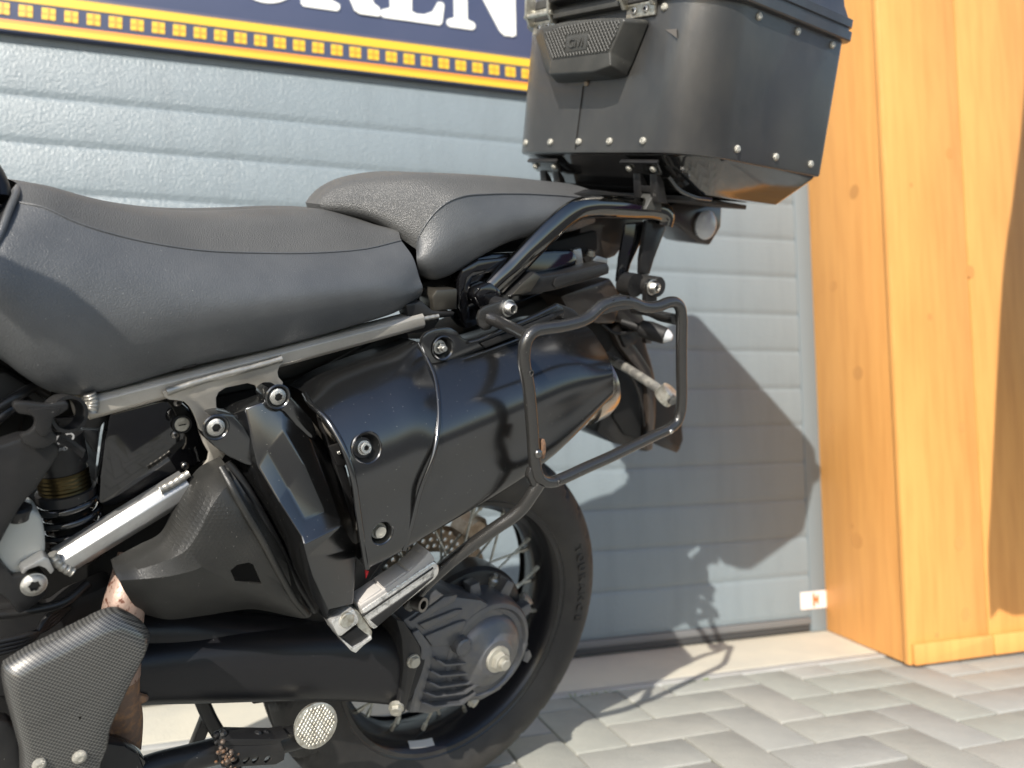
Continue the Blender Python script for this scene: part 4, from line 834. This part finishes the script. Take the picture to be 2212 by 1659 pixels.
lathe('spacer', [(0, .0115), (.055, .0115)], B(1098, 664, -.178)-np.array([0, -.057, 0]), LAT, m_satin, bike, 28)
bolt('cone', B(1098, 665, -.180), .0105, bike, mt=m_steel)
bolt('rivet', B(1478, 706, YR-.004), .0042, bike, axis=(.9, -.5, .1)); bolt('rivet', B(1479, 853, YR-.004), .0042, bike, axis=(.9, -.5, .1))
bolt('rivet', B(1163, 980, YR-.008), .0062, bike, mt=m_steeld); bolt('rivet', B(1450, 932, YR-.008), .004, bike)
rp(slab('hook_plate', [(1170, 958), (1172, 950), (1177, 949), (1180, 960), (1180, 978), (1176, 992), (1170, 990)], YR-.004, YR+.006, m_rustd, bike, .001))
for q in ((1147, 806), (1209, 1041)):
    rp(lathe('screw_hole', [(-.001, .0042), (.0012, .0042), (.0014, .0030), (.0002, .0028), (-.001, .0005)], B(*q, YR-.0072), (0.2, -1, 0), m_steeld, bike, 18))
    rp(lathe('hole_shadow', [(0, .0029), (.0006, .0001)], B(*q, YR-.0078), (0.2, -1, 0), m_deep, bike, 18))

# ---- grab rail
gr = tube('grab_rail', [(1052, 652, -.128), (1056, 634, -.130), (1075, 612, -.132), (1110, 578, -.134), (1150, 536, -.136), (1195, 492, -.136), (1225, 466, -.135), (1250, 452, -.134), (1275, 447, -.133), (1320, 447, -.132), (1370, 450, -.130), (1412, 452, -.128), (1430, 458, -.126), (1438, 470, -.124), (1434, 486, -.122)], .0178, m_chromeb, bike, n=110, seg=24, flat=.75)
fixparent(slab('rail_lug', [(1030, 640), (1040, 620), (1062, 610), (1084, 628), (1082, 650), (1062, 664), (1040, 662)], -.148, -.122, m_glossc, bike, .004), gr)
fixparent(slab('rear_leg', [(1398, 476), (1432, 474), (1440, 492), (1414, 560), (1404, 594), (1384, 592), (1385, 560)], -.118, -.108, m_satin, bike, .003), gr)
fixparent(slab('rear_leg', [(1352, 482), (1400, 478), (1392, 510), (1364, 570), (1356, 600), (1332, 610), (1338, 560)], -.104, -.098, m_glossc, bike, .003), gr)
fixparent(lathe('leg_collar', [(0, .020), (.028, .020)], B(1348, 612, -.10), LAT, m_satin, bike), gr)
lathe('rear_spacer', [(0, .017), (.048, .017), (.05, .0155)], B(1376, 612, -.105), LAT, m_matte, bike); bolt('cone', B(1408, 620, -.158), .0115, bike)
slab('spacer_bracket', [(1395, 620), (1420, 628), (1420, 655), (1396, 660)], -.14, -.13, m_satin, bike)
# tail fairing and underseat pieces
slab('tail_fairing', [(1004, 578), (1037, 556), (1065, 549), (1139, 546), (1200, 541), (1240, 541), (1250, 560), (1236, 600), (1180, 632), (1110, 660), (1075, 690), (1040, 700), (1010, 712), (992, 690), (988, 640), (994, 598)], -.118, -.09, m_glossc, bike, .005)
slab('fairing_rim', [(1000, 582), (1034, 562), (1092, 556), (1140, 552), (1120, 570), (1087, 591), (1050, 592), (1022, 600), (1012, 640), (1018, 690), (1004, 700), (990, 665), (992, 604)], -.128, -.118, m_glossc, bike, .004)
slab('seat_lock_block', [(933, 643), (944, 626), (989, 623), (988, 668), (937, 674)], -.135, -.10, m_frame, bike, .003)
bpy.data.objects['seat_lock_block'].data.materials[0] = mat('bronze_metallic', (.10, .092, .078), .33, metal=.7)
slab('seat_bracket', [(876, 658), (912, 650), (936, 672), (985, 674), (980, 684), (890, 696), (882, 682)], -.14, -.115, m_satin, bike, .003)
lever = slab('strap_bar', [(1100, 641), (1120, 620), (1150, 590), (1157, 587), (1172, 596), (1229, 588), (1270, 577), (1312, 567), (1318, 578), (1316, 592), (1260, 610), (1200, 627), (1154, 637), (1120, 640)], -.152, -.120, m_satin, bike, .004)
fixparent(slab('bar_inset', [(1200, 603), (1205, 598), (1306, 574), (1310, 588), (1200, 622), (1196, 616)], -.1545, -.152, m_satin, bike, .001), lever)
fixparent(slab('bar_facet', [(1108, 636), (1130, 612), (1155, 590), (1168, 598), (1146, 630), (1130, 636)], -.1545, -.152, bpy.data.materials['bronze_metallic'], bike, .001), lever)
slab('tail_light_housing', [(1210, 640), (1320, 600), (1345, 640), (1330, 700), (1290, 700), (1230, 675)], -.10, .06, m_brown, bike, .006)
slab('luggage_carrier', [(1255, 470), (1300, 462), (1400, 468), (1330, 555), (1270, 575), (1250, 540)], -.075, .075, m_brown, bike, .006)
slab('carrier_plate', [(1240, 418), (1290, 410), (1420, 430), (1445, 440), (1440, 452), (1300, 445)], -.10, .10, m_satin, bike, .003)
slab('carrier_clip', [(1238, 540), (1256, 536), (1262, 575), (1245, 585)], -.10, -.09, m_alu, bike, .002)
slab('carrier_clip', [(1282, 560), (1290, 552), (1314, 560), (1312, 572), (1290, 566), (1288, 580), (1280, 580)], -.115, -.11, m_alu, bike, .001)
bolt('hex', B(1276, 548, -.09), .0075, bike, axis=(0, -.3, 1), mt=m_dull)
# mudguard, plate holder and indicator
slab('mudguard', [(1285, 690), (1330, 650), (1372, 652), (1400, 700), (1398, 745), (1412, 790), (1420, 830), (1418, 880), (1410, 975), (1396, 978), (1368, 968), (1330, 960), (1290, 935), (1300, 900), (1320, 820)], -.045, .10, m_satin, bike, .008)
slab('plate_holder', [(1395, 810), (1440, 840), (1470, 880), (1476, 950), (1466, 975), (1440, 968), (1405, 955)], .0, .012, m_matte, bike, .002)
slab('mudguard_recess', [(1330, 770), (1380, 790), (1392, 830), (1385, 950), (1350, 940), (1325, 900)], -.052, -.045, m_deep, bike, .004)
i0, i1 = B(1378, 706, -.12), B(1452, 730, -.175); ia = nrm(i1-i0); il = np.linalg.norm(i1-i0)
ind = lathe('indicator', [(-.03, .006), (0, .007), (.006, .014), (il*.35, .0165), (il*.8, .0145), (il*.82, .0135)], i0, ia, m_matte, bike, 28)
fixparent(lathe('indicator_lens', [(il*.8, .0130), (il*.9, .010), (il*1.0, .005), (il*1.02, .001)], i0, ia, m_lens, bike, 24), ind)
slab('mudguard_edge', [(1335, 700), (1352, 720), (1385, 765), (1408, 800), (1418, 838), (1417, 900), (1410, 972), (1398, 972), (1402, 890), (1398, 838), (1380, 800), (1340, 750), (1322, 712)], -.062, -.045, m_brown, bike, .003)
slab('tail_cover', [(1300, 655), (1345, 640), (1385, 672), (1398, 702), (1388, 722), (1350, 700), (1310, 690)], -.085, -.05, m_brown, bike, .004)
slab('plate_light', [(1340, 725), (1362, 712), (1378, 738), (1352, 752)], -.07, -.05, m_satin, bike, .002)
for pth in ([(1300, 700, -.08), (1330, 720, -.09), (1365, 715, -.10), (1385, 708, -.12)], [(1310, 760, -.06), (1345, 790, -.07), (1380, 850, -.065), (1392, 920, -.06)]): tube('wire', pth, .0028, m_matte, bike, seg=8)
slab('plate_bracket', [(1396, 930), (1440, 948), (1470, 968), (1462, 978), (1430, 966), (1396, 950)], -.06, -.05, m_satin, bike, .001)
slab('reflector_bracket', [(1392, 700), (1404, 706), (1408, 742), (1396, 742)], -.07, -.06, m_brown, bike, .001)
# extra bits of exhaust bracketry seen at the tail
slab('tail_bracket', [(1205, 655), (1240, 668), (1262, 690), (1250, 700), (1216, 690)], -.16, -.15, m_satin, bike, .003)

# ---- stands
cs = tube('centre_stand', [(250, 1690, -.16), (330, 1658, -.16), (400, 1640, -.16), (470, 1622, -.155), (560, 1608, -.15), (640, 1592, -.15), (664, 1583, -.152)], .0165, m_satin, bike, seg=24, n=60)
ch = slab('foot_channel', [(473, 1612), (560, 1610), (598, 1608), (606, 1600), (616, 1626), (614, 1642), (596, 1652), (480, 1659), (474, 1640)], -.178, -.172, m_satin, bike, .001)
boolcut(ch, [lathe('c', [(-.02, .0052), (.02, .0052)], B(x, 1641-(x-500)*.045, -.175), LAT, None, bike, 18) for x in (507, 531, 551, 577)])
fixparent(slab('channel_top', [(473, 1612), (500, 1596), (598, 1597), (626, 1592), (606, 1602), (598, 1609)], -.178, -.15, m_satin, bike, .001), ch)
bm = bmesh.new()
for k in range(46):
    c = B(490+random.gauss(0, 8), 1635+random.gauss(0, 13), -.182+random.random()*.006); r = random.uniform(.0016, .0034); addlathe(bm, [(-r, .0003), (-r*.7, r*.7), (0, r), (r*.7, r*.7), (r, .0003)], c, (random.random(), -1, random.random()), 8)
fixparent(finish(bm, 'rusty_weld', mat('rusty_weld_metal', (.13, .10, .08), .5, metal=.4, var=(120, (.26, .12, .05), .5, .62)), bike), ch)
bm = bmesh.new()
for k in range(60):
    c = B(470+k*2.1+random.gauss(0, 4), 1597-(k % 7)+random.gauss(0, 4), -.165+random.random()*.01); r = random.uniform(.003, .006); addlathe(bm, [(-r, .0003), (-r*.7, r*.7), (0, r), (r*.7, r*.7), (r, .0003)], c, (random.random(), -1, random.random()), 8)
fixparent(finish(bm, 'weld_seam', m_satin, bike), cs)
pc0 = B(681, 1566, -.168); pax = nrm((-.02, -1, .22))
pad = lathe('stand_foot_pad', [(-.006, .0280), (.001, .0305), (.0035, .0302), (.0042, .0285), (.0042, .0005)], pc0, pax, m_dull, bike, 48)
bm = bmesh.new(); a_ = nrm(np.cross(pax, (0, 0, 1))); b_ = np.cross(pax, a_)
for i in range(-6, 7):
    for j in range(-6, 7):
        u_ = (i+j)*.0028; v_ = (i-j)*.0039
        if u_*u_+v_*v_ < .0265**2:
            c = pc0+pax*.0042+a_*u_+b_*v_; q = [c+a_*.0024, c+b_*.0033, c-a_*.0024, c-b_*.0033]; addprism(bm, q, pax*.0011, .0004, 1)
fixparent(finish(bm, 'tread_studs', m_dull, bike, smooth=False), pad)
slab('stand_leg', [(424, 1508), (448, 1508), (470, 1560), (500, 1605), (478, 1620), (462, 1600), (452, 1580), (444, 1600), (410, 1625), (436, 1560), (440, 1545)], -.02, -.005, m_satin, bike, .003)
tube('stand_leg_tube', [(430, 1500, -.02), (452, 1550, -.025), (486, 1610, -.03), (510, 1670, -.04)], .010, m_satin, bike)
slab('stand_bracket', [(533, 1505), (600, 1505), (640, 1506), (600, 1514), (548, 1522)], -.05, 0, m_matte, bike, .002)

# ---- front of the machine, out of frame: guard added and shaped to shade the seat
ellloft('fuel_tank', [(-420, 560, -.02, .08, .10), (-330, 520, -.02, .13, .15), (-220, 520, -.02, .13, .15), (-130, 560, -.02, .09, .12), (-70, 600, -.02, .06, .09)], m_glossc)
sb_ = bikeR.T@SUN; sb_ = sb_/sb_[1]*.392; tt = .42
hg_ = [B(a, b, -.168)-sb_*tt for a, b in [(-40, 545), (31, 545), (91, 580), (141, 611), (169, 639), (219, 677), (237, 708), (269, 752), (300, 752), (340, 780), (300, 800), (259, 783), (231, 752), (187, 742), (125, 711), (41, 667), (0, 649), (-40, 640)]]  # outline follows the seat's shadow, carried back towards the sun
bm = bmesh.new(); addprism(bm, hg_, (0, -.02, 0), .003); hgo = finish(bm, 'shade_hand_guard', m_satin, bike)
hc = np.mean(hg_, 0)
fixparent(tube('handlebar', [hc, hc+np.array([-.08, .10, -.02]), (-1.10, -.15, .92), (-1.16, 0, .86)], .014, m_satin, bike, pix=False), hgo)

# ================================================================== TOP CASE
YC = -.0215
case = empty('top_case', bikeM((.39, YC, .755)), 'black aluminium top case with riveted sides mounted behind the pillion seat', 'top case')
CB = np.array([.39, YC, .755])
def rring(x0, x1, y1, r, z, n=10):
    P = []
    q = r*.22
    for cx, cy, a0, r in ((x1-q, y1-q, 0, q), (x0+r, y1-r, 90, r), (x0+r, -y1+r, 180, r), (x1-q, -y1+q, 270, q)):
        for t in np.linspace(a0, a0+90, n): P.append((cx+r*math.cos(R(t)), YC+cy+r*math.sin(R(t)), z))
    return P
def rings(name, L_, mt, par=case, angle=30, caps=True):
    bm = bmesh.new(); addgrid(bm, np.array(L_), closeu=True, caps=caps); return finish(bm, name, mt, par, base=CB, angle=angle)
XF, XR, YW = .205, .562, .2265
def fr(dx0, dx1, dy, r, z): return rring(XF+dx0, XR-dx1, YW-dy, r, z)
rings('case_body', [fr(.010, .010, .012, .075, .806), fr(.001, .001, .001, .082, .808), fr(0, 0, 0, .082, .812), fr(0, 0, 0, .082, 1.040), fr(.02, .02, .02, .07, 1.045)], m_case)
rings('bottom_tray', [fr(.090, .050, .060, .045, .753), fr(.082, .042, .052, .05, .7545), fr(.072, .036, .046, .052, .762), fr(.012, .006, .008, .078, .803), fr(.009, .006, .006, .078, .8075)], m_tray)
lid = rings('lid', [fr(.004, .004, .004, .080, 1.027), fr(-.006, -.008, -.008, .084, 1.029), fr(-.008, -.010, -.010, .086, 1.031), fr(-.008, -.010, -.010, .086, 1.044), fr(-.004, -.006, -.006, .084, 1.046), fr(-.004, -.006, -.006, .084, 1.049),
              fr(-.007, -.009, -.009, .086, 1.051), fr(-.007, -.009, -.009, .086, 1.063), fr(-.001, -.003, -.003, .082, 1.066), fr(.004, .004, .004, .08, 1.085), fr(.010, .010, .012, .078, 1.125), fr(.024, .024, .028, .072, 1.148), fr(.06, .06, .06, .06, 1.160), fr(.1, .1, .10, .05, 1.163)], m_case)
for x in (.29, .47):
    for sy in (-1, 1):
        q = tube('strap_ring', [(x-.022, YC+sy*.185, 1.140), (x-.020, YC+sy*.200, 1.160), (x, YC+sy*.206, 1.166), (x+.020, YC+sy*.200, 1.160), (x+.022, YC+sy*.185, 1.140)], .003, m_satin, case, pix=False, base=CB); q.parent = lid
def crivet(at, ax, s=.0062, mt=m_dull):
    o = bolt('rivet', (0, 0, 0), s, case, axis=ax, mt=mt, name='rivet'); o.location = Vector(np.array(at)-CB)
s1 = .0732
for i in range(-2, 2): crivet((XF-.001, i*s1, .825), (-1, 0, 0))
crivet((XF+.003, .146, .825), (-1, .15, 0)); crivet((XF+.002, .141, 1.017), (-1, .15, 0)); crivet((XF-.001, -.157, 1.018), (-1, 0, 0))
crivet((XF-.001, -.005, .919), (-1, 0, 0), .005, mt=m_disc)
for i in range(3): crivet((.307+.104*i, YC-YW-.001, .825), (0, -1, 0)); crivet((.313+.104*i, YC-YW-.001, 1.0175), (0, -1, 0))
def cprism(name, pts, vec, mt, bevel=.002, par=case, segs=2):
    bm = bmesh.new(); addprism(bm, pts, vec, bevel, segs); return finish(bm, name, mt, par, base=CB)
cprism('front_seam', [(XF-.0008, .006, .813), (XF-.0008, .0075, .813), (XF-.0008, .0035, .915), (XF-.0008, .002, .915)], (-.0008, 0, 0), m_deep, 0)
Z2 = lambda x, y: (1083+.3541*x, .3541*y)
# latch cover: a tapered moulding on the front face
XL = .160
basep = [BX(*Z2(*p), XF-.002) for p in ((213, 180), (208, 225), (270, 440), (345, 510), (700, 485), (765, 468), (800, 400), (905, 135), (890, 118), (700, 120), (500, 140))]
frontp = [BX(*Z2(*p), XL) for p in ((240, 165), (252, 200), (300, 372), (292, 455), (560, 440), (668, 402), (660, 318), (748, 130), (742, 108), (600, 110), (400, 130))]
bm = bmesh.new(); b0 = [bm.verts.new(p) for p in basep]; b1 = [bm.verts.new(p) for p in frontp]; n_ = len(b0)
bm.faces.new(b0); bm.faces.new(list(reversed(b1)))
for i in range(n_): bm.faces.new([b0[i], b1[i], b1[(i+1) % n_], b0[(i+1) % n_]])
bmesh.ops.recalc_face_normals(bm, faces=bm.faces); bmesh.ops.bevel(bm, geom=list(bm.edges), offset=.0035, segments=3, profile=.5, affect='EDGES', clamp_overlap=True)
lc = finish(bm, 'latch_cover', m_plastic, case, base=CB, angle=35)
inn = [BX(*Z2(*p), XL-.001) for p in ((262, 200), (312, 362), (650, 318), (725, 150), (720, 125), (560, 128), (400, 150))]
cprism('latch_panel', inn, (.002, 0, 0), m_plastic, .0008, lc)
iy = [(p[1], p[2]) for p in inn]
def inside(y, z):
    c = False
    for k in range(len(iy)):
        (ya, za), (yb, zb) = iy[k], iy[k-1]
        if (za > z) != (zb > z) and y < (yb-ya)*(z-za)/(zb-za)+ya: c = not c
    return c
zb0, zb1 = min(p[1] for p in iy), max(p[1] for p in iy); bm = bmesh.new()
for i in range(-34, 35):
    for s_ in (-1, 1):
        prev_ = None
        for t in np.linspace(0, 1, 26):
            y = i*.0072+s_*(t-.5)*(zb1-zb0)*.75; z = zb0+(zb1-zb0)*t
            ok = inside(y, z) and not (-.046 < y < .006 and .958 < z < .986)
            p = np.array([XL-.0018, y, z])
            if ok and prev_ is not None: addtube(bm, [prev_, p], .0008, 4, caps=False)
            prev_ = p if ok else None
finish(bm, 'knurled_ribs', m_emb, lc, base=CB, smooth=False)
cprism('badge_frame', [(XL-.0018, y, z) for y, z in ((.004, .960), (.004, .984), (-.044, .984), (-.044, .960))], (.001, 0, 0), m_emb, .0008, lc)
mt_ = Matrix([[0, 0, -1, XL-.0030-CB[0]], [-1, 0, 0, -.020-CB[1]], [0, 1, 0, .972-CB[2]], [0, 0, 0, 1]])
tm = textmesh('badge_lettering', 'GIVI', .019, m_plastic, lc, mt_, .0008, .0006)
for yc in (.115, -.113):
    cl2 = cprism('clasp', [(XF-.006, yc-.030, 1.008), (XF-.006, yc+.030, 1.008), (XF-.006, yc+.028, 1.050), (XF-.006, yc-.028, 1.050)], (.006, 0, 0), m_dull, .002)
    for dy in (-.012, .012): q = bolt('button', (0, 0, 0), .0062, cl2, axis=(-1, 0, 0), name='clasp_screw'); q.location = Vector(np.array([XF-.0062, yc+dy, 1.0185])-CB)
    for dy in (-.032, .027): cprism('clasp_arm', [(XF-.014, yc+dy, 1.020), (XF-.026, yc+dy, 1.036), (XF-.032, yc+dy, 1.10), (XF-.010, yc+dy, 1.11), (XF-.004, yc+dy, 1.022)], (0, .005, 0), m_dull, .001, cl2)
    tube('clasp_pin', [(XF-.020, yc-.036, 1.036), (XF-.020, yc+.036, 1.036)], .004, m_dull, cl2, pix=False, base=CB)
cprism('latch_bar', [(XF-.018, -.078, 1.026), (XF-.018, .08, 1.026), (XF-.018, .08, 1.040), (XF-.018, -.078, 1.040)], (.014, 0, 0), m_plastic, .002)
cprism('carry_handle', [(XF-.034, -.078, 1.048), (XF-.034, .08, 1.048), (XF-.034, .08, 1.075), (XF-.034, -.078, 1.075)], (.028, 0, 0), m_satin, .005)
cprism('triangle_sticker', [BX(1437, 64, XF-.0009), BX(1461, 62, XF-.0009), BX(1462, 82, XF-.0009)], (.0006, 0, 0), mat('worn_sticker', (.12, .11, .10), .5), 0)
# feet under the case, standing on the sloping front of the tray
for yc, wd in ((.100, .037), (-.135, .037)):
    nx = -.66; nz = -.75
    ft = cprism('mounting_foot', [(XF+.010, yc-wd, .798), (XF+.010, yc+wd, .798), (XF+.030, yc+wd*.92, .779), (XF+.030, yc-wd*.92, .779)], (nx*.004, 0, nz*.004), m_tray, .0012)
    cprism('foot_rim', [(XF+.009, yc-wd-.003, .7985), (XF+.009, yc+wd+.003, .7985), (XF+.012, yc+wd+.003, .7955), (XF+.012, yc-wd-.003, .7955)], (nx*.007, 0, nz*.007), m_satin, .001, ft)
    for dy in (-wd*.7, wd*.7): q = bolt('rivet', (0, 0, 0), .0055, ft, axis=(nx, 0, nz), mt=m_dull, name='foot_rivet'); q.location = Vector(np.array([XF+.0185-.004, yc+dy, .7870-.003])-CB)
    for dy in (-.026, .010): cprism('foot_post', [(XF+.024, yc+dy, .784), (XF+.042, yc+dy, .768), (XF+.060, yc+dy, .735), (XF+.036, yc+dy, .735)], (0, .016, 0), m_satin, .001, ft)
    cprism('foot_bridge', [(XF+.030, yc-.024, .760), (XF+.050, yc-.024, .760), (XF+.052, yc-.024, .750), (XF+.034, yc-.024, .750)], (0, .048, 0), m_satin, .001, ft)
    cprism('foot_tongue', [(XF+.040, yc-.014, .752), (XF+.055, yc-.014, .752), (XF+.062, yc-.014, .722), (XF+.022, yc-.014, .722)], (0, .026, 0), m_plastic, .002, ft)
tube('tray_moulding', [(XF+.036, -.176, .775), (XF+.052, -.182, .760), (XF+.085, -.188, .750), (XF+.13, -.19, .749)], .0035, m_tray, case, pix=False, base=CB)
cprism('base_plate', [(XF+.08, -.19, .742), (XR-.07, -.15, .742), (XR-.07, .14, .742), (XF+.08, .14, .742)], (0, 0, .008), m_matte, .002)
hd = cprism('lamp_bracket', [B(*q, -.06) for q in [(1425, 462), (1455, 440), (1540, 440), (1560, 446), (1558, 490), (1534, 530), (1506, 524), (1468, 492)]], (0, .08, 0), m_brown, .004)
lp = lathe('round_lamp', [(-.03, .014), (0, .0265), (.003, .0272), (.0045, .0255), (.0065, .020), (.0072, .014), (.0078, .012), (.008, .001)], B(1523, 486, -.066), (-.12, -1, .02), m_lens, case, 40, base=CB)
